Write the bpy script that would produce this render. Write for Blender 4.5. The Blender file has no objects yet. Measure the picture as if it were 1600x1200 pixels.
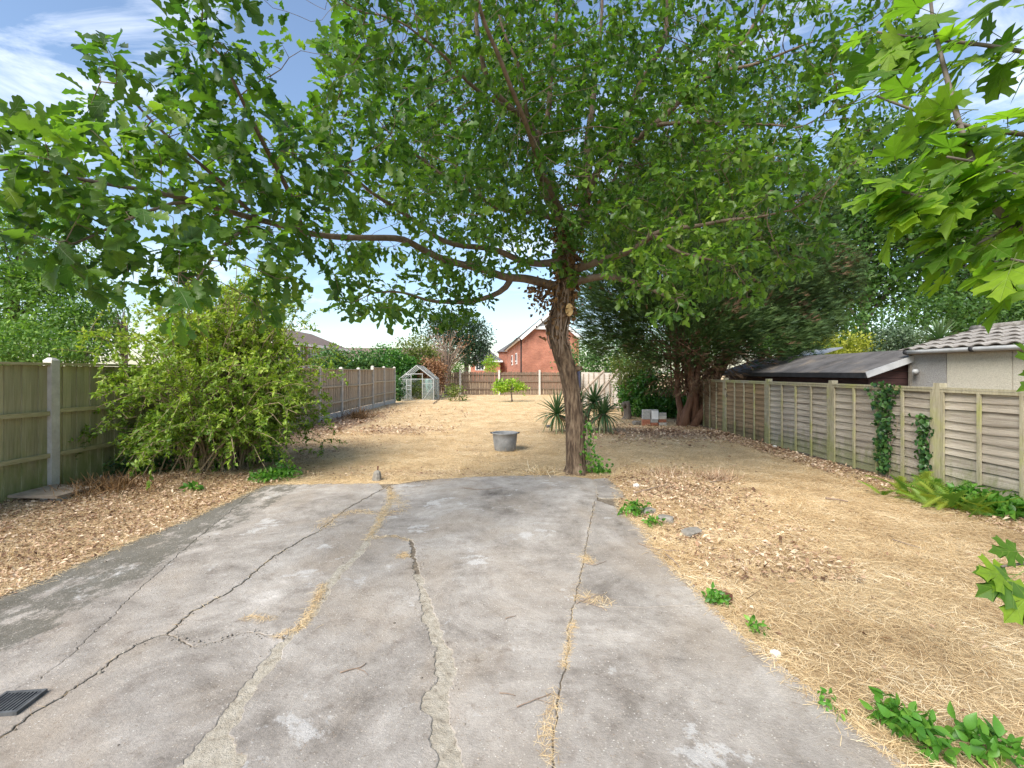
import bpy, bmesh, math, random
import numpy as np
from mathutils import Vector, Matrix, noise as mnoise

sc = bpy.context.scene
col = sc.collection
R_ = math.radians
rng = np.random.default_rng(7)
random.seed(7)

# ------------------------------------------------------------------ camera
F, CX, HY, EYE = 742.0, 800.0, 582.0, 1.6
cam_d = bpy.data.cameras.new('camera')
cam = bpy.data.objects.new('camera', cam_d)
col.objects.link(cam)
cam_d.sensor_width = 36.0
cam_d.lens = F / 1600 * 36
cam_d.shift_y = -(600 - HY) / 1600
cam_d.clip_start = 0.05
cam_d.clip_end = 3000
cam.location = (0, 0, EYE)
cam.rotation_euler = (R_(90), 0, 0)
sc.camera = cam

# ------------------------------------------------------------------ sky, sun, exposure
SUN_EL, SUN_AZ = 45.0, 215.0        # degrees; azimuth clockwise from +Y
world = bpy.data.worlds.new('World')
sc.world = world
world.use_nodes = True
wn = world.node_tree
wn.nodes.clear()
w_out = wn.nodes.new('ShaderNodeOutputWorld')
w_bg = wn.nodes.new('ShaderNodeBackground')
w_sky = wn.nodes.new('ShaderNodeTexSky')
w_sky.sky_type = 'NISHITA'
w_sky.sun_disc = False
w_sky.sun_elevation = R_(SUN_EL)
w_sky.sun_rotation = R_(SUN_AZ)
w_sky.dust_density = .7
w_sky.air_density = 1.15
w_sky.ozone_density = 2.6
w_tc = wn.nodes.new('ShaderNodeTexCoord')
w_map = wn.nodes.new('ShaderNodeMapping')
w_map.inputs['Scale'].default_value = (1.0, 1.7, 4.2)
w_map.inputs['Rotation'].default_value = (0.2, 0.35, 0.5)
w_no = wn.nodes.new('ShaderNodeTexNoise')
w_no.inputs['Scale'].default_value = 2.1
w_no.inputs['Detail'].default_value = 9
w_no.inputs['Roughness'].default_value = 0.62
w_no.inputs['Distortion'].default_value = 0.6
w_ramp = wn.nodes.new('ShaderNodeValToRGB')
w_ramp.color_ramp.elements[0].position = 0.52
w_ramp.color_ramp.elements[0].color = (0.02, 0.02, 0.02, 1)
w_ramp.color_ramp.elements[1].position = 0.80
w_ramp.color_ramp.elements[1].color = (0.85, 0.85, 0.85, 1)
w_mix = wn.nodes.new('ShaderNodeMixRGB')
w_mix.inputs['Color2'].default_value = (7.6, 7.9, 8.6, 1)
wl = wn.links.new
wl(w_tc.outputs['Generated'], w_map.inputs['Vector'])
wl(w_map.outputs['Vector'], w_no.inputs['Vector'])
wl(w_no.outputs['Fac'], w_ramp.inputs['Fac'])
wl(w_ramp.outputs['Color'], w_mix.inputs['Fac'])
wl(w_sky.outputs['Color'], w_mix.inputs['Color1'])
wl(w_mix.outputs['Color'], w_bg.inputs['Color'])
w_bg.inputs['Strength'].default_value = 0.1
wl(w_bg.outputs['Background'], w_out.inputs['Surface'])

sun_d = bpy.data.lights.new('sun', 'SUN')
sun_d.energy = 3.1
sun_d.angle = R_(38)
sun_d.color = (1.0, 0.94, 0.84)
sun = bpy.data.objects.new('sun', sun_d)
col.objects.link(sun)
S = Vector((math.sin(R_(SUN_AZ)) * math.cos(R_(SUN_EL)), math.cos(R_(SUN_AZ)) * math.cos(R_(SUN_EL)), math.sin(R_(SUN_EL))))
sun.rotation_euler = (-S).to_track_quat('-Z', 'Y').to_euler()
sun.location = S * 60

sc.view_settings.view_transform = 'Standard'
sc.view_settings.look = 'None'
sc.view_settings.exposure = 1.18
sc.view_settings.gamma = 1.0
sc.view_settings.use_curve_mapping = False
sc.render.engine = 'CYCLES'
sc.cycles.use_denoising = True
sc.cycles.denoiser = 'OPENIMAGEDENOISE'
sc.cycles.denoising_prefilter = 'NONE'
sc.cycles.max_bounces = 7
sc.cycles.diffuse_bounces = 4
sc.cycles.transmission_bounces = 4
sc.cycles.transparent_max_bounces = 12
sc.cycles.glossy_bounces = 2
sc.cycles.caustics_reflective = False
sc.cycles.caustics_refractive = False
sc.cycles.sample_clamp_indirect = 6

# ------------------------------------------------------------------ helpers
def gp(px, py):
    y = EYE * F / (py - HY)
    return ((px - CX) / F * y, y)

def wp(px, py, y):
    return np.array(((px - CX) / F * y, y, EYE + (HY - py) / F * y))

def proj(p):
    p = np.asarray(p, float)
    y = np.maximum(p[..., 1], 1e-3)
    return CX + p[..., 0] / y * F, HY - (p[..., 2] - EYE) / y * F

def tag(o, label=None, cat=None, group=None, kind=None):
    if label: o['label'] = label
    if cat: o['category'] = cat
    if group: o['group'] = group
    if kind: o['kind'] = kind
    return o

def empty(name, loc, label=None, cat=None, group=None, rz=0):
    o = bpy.data.objects.new(name, None)
    o.location = loc
    o.rotation_euler = (0, 0, rz)
    o.empty_display_size = 0.1
    col.objects.link(o)
    return tag(o, label, cat, group)

def wmat(o):
    b = Matrix.LocRotScale(o.location, o.rotation_euler, o.scale)
    return wmat(o.parent) @ o.matrix_parent_inverse @ b if o.parent else b

def link(name, me, mat=None, parent=None, loc=None, rot=None):
    """links a mesh; world coordinates are kept when it is put under a plain (unrotated) parent"""
    if mat is not None and not me.materials:
        me.materials.append(mat)
    o = bpy.data.objects.new(name, me)
    col.objects.link(o)
    if loc is not None: o.location = loc
    if rot is not None: o.rotation_euler = rot
    if parent is not None:
        o.parent = parent
        o.matrix_parent_inverse = wmat(parent).inverted()
    return o

class MB:
    def __init__(s): s.v = []; s.f = []
    def add(s, vs, fs):
        b = len(s.v)
        s.v += [tuple(map(float, v)) for v in vs]
        s.f += [tuple(i + b for i in f) for f in fs]
        return s
    def box(s, c, d, rot=None):
        x, y, z = d[0] / 2, d[1] / 2, d[2] / 2
        vs = [Vector((a * x, b * y, e * z)) for a in (-1, 1) for b in (-1, 1) for e in (-1, 1)]
        if rot is not None: vs = [rot @ v for v in vs]
        vs = [v + Vector(c) for v in vs]
        return s.add(vs, [(0, 1, 3, 2), (4, 6, 7, 5), (0, 4, 5, 1), (2, 3, 7, 6), (0, 2, 6, 4), (1, 5, 7, 3)])
    def beam(s, p, q, w, h, up=(0, 0, 1)):
        p = Vector(p); q = Vector(q); d = (q - p)
        L = d.length; d.normalize()
        u = Vector(up)
        if abs(d.dot(u)) > 0.98: u = Vector((0, 1, 0))
        a = d.cross(u).normalized(); b = a.cross(d).normalized()
        vs = []
        for e in (p, q):
            for i, j in ((-1, -1), (1, -1), (1, 1), (-1, 1)):
                vs.append(e + a * (i * w / 2) + b * (j * h / 2))
        return s.add(vs, [(0, 3, 2, 1), (4, 5, 6, 7), (0, 1, 5, 4), (1, 2, 6, 5), (2, 3, 7, 6), (3, 0, 4, 7)])
    def tube(s, pts, rad, n=6, cap=True):
        v, f = loft(np.array(pts, float), np.broadcast_to(np.array(rad, float), (len(pts),)), n)
        b = len(s.v)
        s.v += [tuple(x) for x in v]
        s.f += [tuple(int(i) + b for i in q) for q in f]
        if cap:
            s.f.append(tuple(b + i for i in range(n))[::-1])
            s.f.append(tuple(b + (len(pts) - 1) * n + i for i in range(n)))
        return s
    def quad(s, a, b, c, d): return s.add((a, b, c, d), [(0, 1, 2, 3)])
    def mesh(s, name, smooth=False):
        me = bpy.data.meshes.new(name)
        me.from_pydata(s.v, [], s.f)
        me.update()
        if smooth: me.polygons.foreach_set('use_smooth', np.ones(len(me.polygons), bool))
        return me
    def build(s, name, mat, parent=None, smooth=False):
        return link(name, s.mesh(name, smooth), mat, parent)

def loft(p, r, n):
    p = np.asarray(p, float); m = len(p)
    t = np.gradient(p, axis=0)
    t /= np.linalg.norm(t, axis=1)[:, None] + 1e-9
    u = np.zeros((m, 3))
    a = np.array((1.0, 0, 0)) if abs(t[0][0]) < 0.8 else np.array((0, 1.0, 0))
    a = a - t[0] * a.dot(t[0]); a /= np.linalg.norm(a)
    u[0] = a
    for i in range(1, m):
        a = u[i - 1] - t[i] * u[i - 1].dot(t[i])
        u[i] = a / (np.linalg.norm(a) + 1e-9)
    w = np.cross(t, u)
    th = np.arange(n) / n * 2 * np.pi
    v = p[:, None, :] + r[:, None, None] * (np.cos(th)[None, :, None] * u[:, None, :] + np.sin(th)[None, :, None] * w[:, None, :])
    i = np.arange(m - 1)[:, None] * n; j = np.arange(n)[None, :]; k = (j + 1) % n
    f = np.stack((i + j, i + k, i + n + k, i + n + j), -1).reshape(-1, 4)
    return v.reshape(-1, 3), f

def np_mesh(name, v, f, rnd=None, smooth=False):
    """numpy mesh: v (N,3), f (M,k) with one k"""
    v = np.ascontiguousarray(v, np.float32); f = np.ascontiguousarray(f, np.int32)
    me = bpy.data.meshes.new(name)
    me.vertices.add(len(v)); me.vertices.foreach_set('co', v.ravel())
    me.loops.add(f.size); me.loops.foreach_set('vertex_index', f.ravel())
    me.polygons.add(len(f)); me.polygons.foreach_set('loop_start', np.arange(len(f), dtype=np.int32) * f.shape[1])
    if smooth: me.polygons.foreach_set('use_smooth', np.ones(len(f), bool))
    if rnd is not None:
        at = me.attributes.new('rnd', 'FLOAT', 'POINT')
        at.data.foreach_set('value', np.ascontiguousarray(rnd, np.float32))
    me.update(calc_edges=True)
    return me

def unit(a): return a / (np.linalg.norm(a, axis=-1, keepdims=True) + 1e-9)

def scatter(T, fT, pos, d, nrm, size, rnd):
    """copies of a template (x = axis, z = normal) joined as arrays"""
    d = unit(d); nrm = nrm - d * (nrm * d).sum(-1, keepdims=True); nrm = unit(nrm)
    y = np.cross(nrm, d)
    B = np.stack((d, y, nrm), 1) * np.asarray(size)[:, None, None]
    v = np.einsum('tk,nkj->ntj', T, B) + pos[:, None, :]
    n, t = len(pos), len(T)
    f = fT[None] + (np.arange(n) * t)[:, None, None]
    return v.reshape(-1, 3), f.reshape(-1, fT.shape[1]), np.repeat(rnd, t)

def rand_unit(n):
    a = rng.normal(size=(n, 3)); return unit(a)

def half_leaf(xs, ws, fold=0.35, bend=0.25, mid_dip=0.0):
    """leaf out of stations along x with half widths: three verts per station, quads"""
    v = []
    for x, w in zip(xs, ws):
        z = -bend * x * x
        v += [(x, -w, z + fold * w), (x, 0, z), (x, w, z + fold * w)]
    f = []
    for i in range(len(xs) - 1):
        a = i * 3
        f += [(a, a + 3, a + 4, a + 1), (a + 1, a + 4, a + 5, a + 2)]
    return np.array(v, float), np.array(f, int)

OAK_LO = half_leaf([0, .28, .42, .7, 1.0], [.02, .21, .12, .29, .04], .3, .28)
OAK_HI = [half_leaf([0, .1, .22, .30, .36, .48, .56, .62, .74, .82, .87, .95, 1.0],
                    np.array([.015, .05, .17, .18, .10, .25, .26, .15, .29, .27, .16, .14, .03]) * k, fo, be)
          for k, fo, be in ((1, .3, .3), (1.1, .45, .1), (.95, .2, .5), (1.05, .6, .35))]
OAK_MID = half_leaf([0, .22, .34, .55, .66, .84, 1.0], [.015, .16, .09, .27, .15, .25, .03], .3, .3)
SIMPLE = half_leaf([0, .45, 1.0], [.03, .26, .01], .35, .25)
LANCE = half_leaf([0, .4, 1.0], [.03, .15, .01], .35, .3)
DRY = half_leaf([0, .35, .7, 1.0], [.02, .25, .22, .03], 1.1, -.25)
OVATE = half_leaf([0, .12, .32, .55, .8, 1.0], [.02, .16, .27, .26, .13, .0], .35, .3)
LEAF2 = (np.array([(0, 0, 0), (.45, -.27, .09), (1, 0, -.12), (.45, .27, .09)], float), np.array([(0, 1, 2), (0, 2, 3)]))
DRY2 = (np.array([(0, 0, 0), (.4, -.28, .16), (1, .05, .10), (.55, .26, .22)], float), np.array([(0, 1, 2), (0, 2, 3)]))
STRAW1 = (np.array([(-.5, -.013, 0), (-.5, .013, 0), (.5, .006, .03), (.5, -.006, .03)], float), np.array([(0, 3, 2, 1)]))
STRAW = (np.array([(-.5, -.012, 0), (-.5, .012, 0), (0, -.013, .05), (0, .013, .05), (.5, -.004, 0), (.5, .004, 0)], float),
         np.array([(0, 2, 3, 1), (2, 4, 5, 3)]))

# ------------------------------------------------------------------ materials
def base_mat(name):
    m = bpy.data.materials.new(name); m.use_nodes = True
    nt = m.node_tree
    return m, nt, nt.nodes['Principled BSDF'], nt.nodes['Material Output']

def ramp(nt, stops):
    r = nt.nodes.new('ShaderNodeValToRGB')
    e = r.color_ramp.elements
    while len(e) < len(stops): e.new(0.5)
    for i, (p, c) in enumerate(stops):
        e[i].position = p; e[i].color = (*c, 1)
    return r

def tex_noise(nt, scale, detail=6, rough=.6, stretch=(1, 1, 1), coord='Object', dist=0.0):
    tc = nt.nodes.new('ShaderNodeTexCoord')
    mp = nt.nodes.new('ShaderNodeMapping'); mp.inputs['Scale'].default_value = stretch
    no = nt.nodes.new('ShaderNodeTexNoise')
    no.inputs['Scale'].default_value = scale; no.inputs['Detail'].default_value = detail
    no.inputs['Roughness'].default_value = rough; no.inputs['Distortion'].default_value = dist
    nt.links.new(tc.outputs[coord], mp.inputs['Vector']); nt.links.new(mp.outputs['Vector'], no.inputs['Vector'])
    return no

def mixrgb(nt, a, b, fac, mode='MIX'):
    m = nt.nodes.new('ShaderNodeMixRGB'); m.blend_type = mode
    for s, v in (('Color1', a), ('Color2', b), ('Fac', fac)):
        if hasattr(v, 'links') or hasattr(v, 'node'): nt.links.new(v, m.inputs[s])
        elif isinstance(v, (tuple, list)): m.inputs[s].default_value = (*v, 1)
        else: m.inputs[s].default_value = v
    return m.outputs['Color']

def pm(name, stops, scale=3, rough=.8, bump=.3, stretch=(1, 1, 1), detail=6, fine=None, objrnd=0.0, metal=0.0, tint=None, dist=0.0, spec=.3):
    """procedural colour ramp over noise, a second tint noise, per-object brightness and bump"""
    m, nt, bs, out = base_mat(name)
    no = tex_noise(nt, scale, detail, .62, stretch, dist=dist)
    r = ramp(nt, stops); nt.links.new(no.outputs['Fac'], r.inputs['Fac'])
    c = r.outputs['Color']
    if tint:
        tcol, tscale, lo, hi = tint
        n2 = tex_noise(nt, tscale, 4, .6)
        r2 = ramp(nt, [(lo, (0, 0, 0)), (hi, (1, 1, 1))]); nt.links.new(n2.outputs['Fac'], r2.inputs['Fac'])
        c = mixrgb(nt, c, tcol, r2.outputs['Color'])
    if objrnd:
        oi = nt.nodes.new('ShaderNodeObjectInfo')
        mr = nt.nodes.new('ShaderNodeMapRange')
        mr.inputs['To Min'].default_value = 1 - objrnd; mr.inputs['To Max'].default_value = 1 + objrnd
        nt.links.new(oi.outputs['Random'], mr.inputs['Value'])
        hs = nt.nodes.new('ShaderNodeHueSaturation')
        nt.links.new(mr.outputs['Result'], hs.inputs['Value']); nt.links.new(c, hs.inputs['Color'])
        c = hs.outputs['Color']
    nt.links.new(c, bs.inputs['Base Color'])
    bs.inputs['Roughness'].default_value = rough
    bs.inputs['Metallic'].default_value = metal
    bs.inputs['Specular IOR Level'].default_value = spec
    if bump:
        src = no
        if fine: src = tex_noise(nt, fine, 8, .7, stretch)
        bp = nt.nodes.new('ShaderNodeBump'); bp.inputs['Strength'].default_value = bump; bp.inputs['Distance'].default_value = .02
        nt.links.new(src.outputs['Fac'], bp.inputs['Height']); nt.links.new(bp.outputs['Normal'], bs.inputs['Normal'])
    return m

def leafmat(name, stops, trans=.35, rough=.42, tcol=(1.0, 1.15, .45), spec=.4):
    m, nt, bs, out = base_mat(name)
    at = nt.nodes.new('ShaderNodeAttribute'); at.attribute_name = 'rnd'
    r = ramp(nt, stops); nt.links.new(at.outputs['Fac'], r.inputs['Fac'])
    nt.links.new(r.outputs['Color'], bs.inputs['Base Color'])
    bs.inputs['Roughness'].default_value = rough; bs.inputs['Specular IOR Level'].default_value = spec
    if trans:
        tr = nt.nodes.new('ShaderNodeBsdfTranslucent')
        nt.links.new(mixrgb(nt, r.outputs['Color'], tuple(x * 1.6 for x in tcol), 1.0, 'MULTIPLY'), tr.inputs['Color'])
        mx = nt.nodes.new('ShaderNodeMixShader'); mx.inputs['Fac'].default_value = trans
        nt.links.new(bs.outputs['BSDF'], mx.inputs[1]); nt.links.new(tr.outputs['BSDF'], mx.inputs[2])
        nt.links.new(mx.outputs['Shader'], out.inputs['Surface'])
    return m

M = {}
M['bark'] = pm('oak_bark', [(.34, (.045, .03, .021)), (.46, (.12, .08, .053)), (.56, (.205, .142, .092)), (.7, (.32, .235, .16))], 24, .92, 1.0, (1, 1, .2), 8, fine=34)
M['twig'] = pm('oak_twig_bark', [(.3, (.10, .072, .052)), (.7, (.23, .175, .13))], 14, .9, .4, (1, 1, .5))
M['graybark'] = pm('grey_bark', [(.3, (.08, .065, .055)), (.7, (.2, .17, .14))], 10, .9, .5, (1, 1, .35))
M['redbark'] = pm('cypress_bark', [(.3, (.10, .05, .032)), (.55, (.20, .105, .065)), (.8, (.30, .19, .13))], 12, .92, .8, (1, 1, .2), fine=30)
M['tanstem'] = pm('tan_stem', [(.3, (.20, .15, .09)), (.7, (.38, .30, .19))], 12, .85, .3)
M['greenstem'] = pm('green_stem', [(.3, (.09, .13, .03)), (.7, (.16, .2, .05))], 12, .7, .2)
M['cutwood'] = pm('cut_wood', [(.35, (.52, .34, .15)), (.65, (.72, .52, .27))], 25, .8, .2)
M['oak'] = leafmat('oak_leaf', [(0, (.022, .06, .018)), (.3, (.056, .125, .022)), (.65, (.11, .20, .028)), (.975, (.23, .335, .046)), (1, (.34, .26, .07))], .47)
def add_veins(m, dirs, w=.012, amt=.5, vcol=(.30, .42, .10)):
    nt = m.node_tree; bs = nt.nodes['Principled BSDF']; L = nt.links.new
    tc = nt.nodes.new('ShaderNodeTexCoord'); sx = nt.nodes.new('ShaderNodeSeparateXYZ'); L(tc.outputs['Object'], sx.inputs[0])
    ay = nt.nodes.new('ShaderNodeMath'); ay.operation = 'ABSOLUTE'; L(sx.outputs['Y'], ay.inputs[0])
    best = None
    for x0, a in dirs:
        m1 = nt.nodes.new('ShaderNodeMath'); m1.operation = 'SUBTRACT'; L(sx.outputs['X'], m1.inputs[0]); m1.inputs[1].default_value = x0
        m2 = nt.nodes.new('ShaderNodeMath'); m2.operation = 'MULTIPLY'; L(m1.outputs[0], m2.inputs[0]); m2.inputs[1].default_value = math.sin(a)
        m3 = nt.nodes.new('ShaderNodeMath'); m3.operation = 'MULTIPLY'; L(ay.outputs[0], m3.inputs[0]); m3.inputs[1].default_value = math.cos(a)
        m4 = nt.nodes.new('ShaderNodeMath'); m4.operation = 'SUBTRACT'; L(m2.outputs[0], m4.inputs[0]); L(m3.outputs[0], m4.inputs[1])
        m5 = nt.nodes.new('ShaderNodeMath'); m5.operation = 'ABSOLUTE'; L(m4.outputs[0], m5.inputs[0])
        if best is None: best = m5
        else:
            mn = nt.nodes.new('ShaderNodeMath'); mn.operation = 'MINIMUM'; L(best.outputs[0], mn.inputs[0]); L(m5.outputs[0], mn.inputs[1]); best = mn
    mr = nt.nodes.new('ShaderNodeMapRange'); mr.inputs['From Min'].default_value = w; mr.inputs['From Max'].default_value = w * .3
    mr.inputs['To Min'].default_value = 0; mr.inputs['To Max'].default_value = amt; L(best.outputs[0], mr.inputs['Value'])
    src = bs.inputs['Base Color'].links[0].from_socket
    no = tex_noise(nt, 5, 5, .6); rp_ = ramp(nt, [(.3, (.72, .74, .7)), (.7, (1.2, 1.18, 1.1))]); L(no.outputs['Fac'], rp_.inputs['Fac'])
    L(mixrgb(nt, mixrgb(nt, src, rp_.outputs['Color'], 1.0, 'MULTIPLY'), vcol, mr.outputs['Result']), bs.inputs['Base Color'])
    bp = nt.nodes.new('ShaderNodeBump'); bp.inputs['Strength'].default_value = .5; bp.inputs['Distance'].default_value = .02; bp.invert = True
    L(mr.outputs['Result'], bp.inputs['Height']); L(bp.outputs['Normal'], bs.inputs['Normal'])
M['oak_near'] = leafmat('oak_leaf_near', [(0, (.024, .06, .022)), (.35, (.066, .14, .024)), (.7, (.13, .22, .03)), (1, (.25, .35, .048))], .46)
add_veins(M['oak_near'], [(0, 0.0), (.12, .8), (.34, .8), (.56, .8)], .014, .4, (.17, .26, .08))
M['maple'] = leafmat('maple_leaf', [(0, (.06, .14, .018)), (.5, (.12, .225, .024)), (1, (.21, .33, .032))], .56, .5)
add_veins(M['maple'], [(0, 0.0), (.0, .82), (.0, 1.45), (.3, .7), (.5, .7)], .011, .55)
M['shrub'] = leafmat('shrub_leaf', [(0, (.08, .16, .022)), (.5, (.21, .31, .036)), (1, (.42, .48, .065))], .3, .5)
M['cyp'] = leafmat('cypress_spray', [(0, (.02, .048, .015)), (.5, (.052, .10, .025)), (1, (.11, .17, .042))], .15, .7)
M['cypdead'] = leafmat('cypress_dead_spray', [(0, (.06, .036, .02)), (.6, (.15, .088, .048)), (1, (.25, .16, .09))], .1, .85)
M['deadleaf'] = leafmat('withered_leaf', [(0, (.07, .038, .018)), (.6, (.20, .115, .05)), (1, (.34, .21, .10))], .2, .8, (1, .9, .6))
M['litter'] = leafmat('fallen_leaf', [(0, (.13, .075, .048)), (.3, (.34, .21, .135)), (.65, (.56, .40, .27)), (1, (.74, .60, .45))], .1, .85, (1, .85, .6), .15)
M['straw'] = leafmat('dry_straw', [(0, (.34, .22, .115)), (.35, (.63, .47, .265)), (.75, (.77, .61, .38)), (1, (.86, .755, .55))], .12, .75, (1, .9, .6), .2)
M['bright'] = leafmat('weed_leaf', [(0, (.045, .14, .022)), (.5, (.10, .26, .035)), (1, (.22, .40, .06))], .35, .4)
M['ivy'] = leafmat('ivy_leaf', [(0, (.014, .05, .016)), (.5, (.035, .1, .022)), (1, (.09, .19, .045))], .2, .38)
M['laurel'] = leafmat('laurel_leaf', [(0, (.02, .075, .018)), (.5, (.06, .17, .03)), (1, (.16, .32, .055))], .3, .32)
M['bluegreen'] = leafmat('dark_tree_leaf', [(0, (.014, .036, .022)), (.5, (.035, .075, .038)), (1, (.075, .13, .06))], .2, .55)
M['bgtree'] = leafmat('tree_leaf', [(0, (.022, .06, .016)), (.5, (.055, .125, .026)), (1, (.13, .23, .045))], .35, .5)
M['lefttree'] = leafmat('light_tree_leaf', [(0, (.045, .11, .02)), (.5, (.12, .23, .04)), (1, (.27, .39, .085))], .3, .5)
M['yellow'] = leafmat('golden_leaf', [(0, (.13, .16, .02)), (.5, (.32, .34, .04)), (1, (.5, .48, .08))], .3, .5)
M['lime'] = leafmat('lime_leaf', [(0, (.13, .24, .02)), (.6, (.28, .42, .04)), (1, (.45, .55, .08))], .35, .5)
M['olive'] = leafmat('olive_leaf', [(0, (.06, .09, .02)), (.6, (.15, .19, .04)), (1, (.26, .28, .07))], .3, .55)
M['hedge'] = leafmat('hedge_leaf', [(0, (.028, .085, .026)), (.5, (.075, .17, .042)), (1, (.16, .28, .07))], .2, .5)
M['grey_green'] = leafmat('grey_green_leaf', [(0, (.03, .06, .035)), (.5, (.08, .13, .07)), (1, (.15, .21, .11))], .2, .55)
M['sword'] = leafmat('sword_leaf', [(0, (.025, .07, .03)), (.6, (.07, .14, .055)), (1, (.16, .22, .09))], .15, .4)
M['swordpale'] = leafmat('sword_leaf_pale', [(0, (.16, .2, .09)), (1, (.3, .3, .15))], .15, .45)
M['rust_leaf'] = leafmat('rust_leaf', [(0, (.12, .06, .03)), (.6, (.3, .16, .08)), (1, (.45, .27, .15))], .2, .7, (1, .8, .5))
M['woodgreen'] = pm('greened_board', [(.25, (.27, .25, .14)), (.5, (.45, .41, .25)), (.75, (.60, .54, .37))], 5, .88, .5, (9, 9, .7), 8, fine=14, objrnd=.24,
                    tint=((.29, .30, .14), 1.1, .42, .75))
M['woodgrey'] = pm('weathered_board', [(.25, (.27, .21, .145)), (.5, (.43, .35, .26)), (.75, (.56, .47, .36))], 5, .9, .5, (9, 9, .7), 8, fine=14, objrnd=.16)
M['railgreen'] = pm('greened_rail', [(.3, (.33, .30, .15)), (.7, (.52, .46, .28))], 6, .88, .4, (2, 1, 6), objrnd=.1)
M['railpale'] = pm('pale_rail', [(.3, (.38, .32, .23)), (.7, (.55, .48, .36))], 6, .88, .4, (2, 1, 6), objrnd=.1)
M['conc_post'] = pm('concrete_post', [(.3, (.46, .43, .38)), (.7, (.64, .61, .55))], 9, .9, .35, fine=60)
M['waney'] = pm('lap_board', [(.28, (.14, .115, .095)), (.42, (.30, .258, .213)), (.56, (.44, .39, .325)), (.75, (.57, .515, .44))], 2.2, .9, .6, (1.6, 14, 14), 8, fine=6, objrnd=.13,
                tint=((.30, .30, .15), .9, .5, .72))
M['waney_brown'] = pm('brown_lap_board', [(.25, (.15, .10, .055)), (.5, (.29, .20, .115)), (.8, (.42, .31, .19))], 2.2, .9, .6, (1.6, 14, 14), 8, fine=6, objrnd=.13)
M['waney_pale'] = pm('pale_lap_board', [(.25, (.34, .31, .27)), (.5, (.52, .48, .43)), (.75, (.66, .62, .56))], 2.2, .9, .5, (1.6, 14, 14), 8, fine=6, objrnd=.1)
M['lichenpost'] = pm('lichened_post', [(.3, (.29, .26, .175)), (.7, (.46, .42, .31))], 7, .9, .45, (6, 6, .8), objrnd=.1, tint=((.36, .36, .15), 2.5, .5, .7))
M['oldfence'] = pm('old_brown_board', [(.25, (.085, .06, .040)), (.5, (.18, .13, .092)), (.8, (.30, .23, .17))], 5, .92, .5, (7, 7, .6), 8, objrnd=.18)
M['timber'] = pm('bare_timber', [(.3, (.26, .2, .15)), (.7, (.42, .34, .26))], 7, .85, .35, (1, 1, 1), objrnd=.1)
M['brickwall'] = None
M['white'] = pm('white_paint', [(.3, (.66, .66, .65)), (.7, (.8, .8, .79))], 6, .55, .05)
M['darktrim'] = pm('dark_trim', [(.3, (.02, .02, .022)), (.7, (.045, .045, .05))], 6, .5, .05)
M['slate'] = pm('slate_roof', [(.3, (.085, .08, .085)), (.7, (.16, .15, .155))], 3, .85, .4, (1, 1, 8))
M['brownroof'] = pm('brown_tiled_roof', [(.3, (.12, .085, .068)), (.7, (.22, .165, .135))], 3, .88, .4, (1, 1, 8))
M['felt'] = pm('roof_felt', [(.3, (.075, .07, .068)), (.5, (.125, .117, .113)), (.75, (.19, .178, .17))], 2.2, .93, .3, fine=70, tint=((.27, .22, .17), 1.6, .55, .75))
M['shedwood'] = pm('dark_stained_board', [(.3, (.035, .018, .018)), (.65, (.075, .038, .036)), (.85, (.16, .1, .09))], 5, .7, .3, (1, 1, 7), objrnd=.15)
M['tile'] = pm('lichened_roof_tile', [(.25, (.11, .098, .086)), (.45, (.20, .18, .162)), (.6, (.30, .28, .255)), (.78, (.44, .425, .395))], 13, .93, .5, fine=40, objrnd=.14)
M['pebble_grey'] = pm('grey_pebbledash', [(.3, (.26, .25, .24)), (.7, (.48, .465, .45))], 60, .95, .9)
M['pebble_cream'] = pm('cream_pebbledash', [(.3, (.52, .48, .39)), (.7, (.74, .69, .58))], 60, .95, .9, tint=((.42, .40, .33), 1.2, .55, .8))
M['gutter'] = pm('grey_gutter', [(.3, (.34, .35, .36)), (.7, (.5, .51, .52))], 5, .5, .05)
M['alu'] = pm('aluminium', [(.3, (.42, .43, .42)), (.7, (.60, .61, .60))], 12, .45, .05, metal=.4)
M['tub'] = pm('galvanised_steel', [(.3, (.19, .195, .2)), (.6, (.30, .305, .31)), (.8, (.42, .425, .43))], 7, .72, .12, metal=.1)
M['soil'] = pm('dark_soil', [(.3, (.05, .036, .026)), (.7, (.13, .095, .07))], 20, .95, .8)
M['stone'] = pm('rubble_stone', [(.3, (.15, .135, .115)), (.7, (.32, .295, .26))], 16, .92, .6)
M['whitestone'] = pm('white_stone', [(.3, (.6, .58, .54)), (.7, (.8, .78, .74))], 16, .85, .3)
M['iron'] = pm('dark_iron', [(.3, (.06, .062, .065)), (.7, (.14, .143, .145))], 20, .55, .2, metal=.2)
M['rust'] = pm('rusty_iron', [(.3, (.075, .03, .02)), (.7, (.17, .07, .045))], 20, .85, .4)
M['brick_red'] = pm('red_brick', [(.3, (.3, .11, .065)), (.7, (.44, .19, .12))], 20, .9, .4, objrnd=.1)
M['brick_grey'] = pm('grey_block', [(.3, (.36, .36, .35)), (.7, (.55, .54, .52))], 20, .92, .4, objrnd=.14)
M['paper'] = pm('paper', [(.3, (.78, .78, .79)), (.7, (.85, .85, .85))], 3, .7, .02)
M['tarp'] = pm('blue_cloth', [(.3, (.016, .018, .035)), (.7, (.05, .052, .085))], 9, .8, .4)
M['mint'] = pm('mint_cloth', [(.3, (.30, .52, .46)), (.7, (.46, .68, .62))], 8, .7, .3)
M['hole_shade'] = pm('painted_hole_shade', [(.3, (.015, .015, .015)), (.7, (.03, .03, .03))], 8, .5, .05)  # near-black colour that paints the shade of the drain hole
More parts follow.
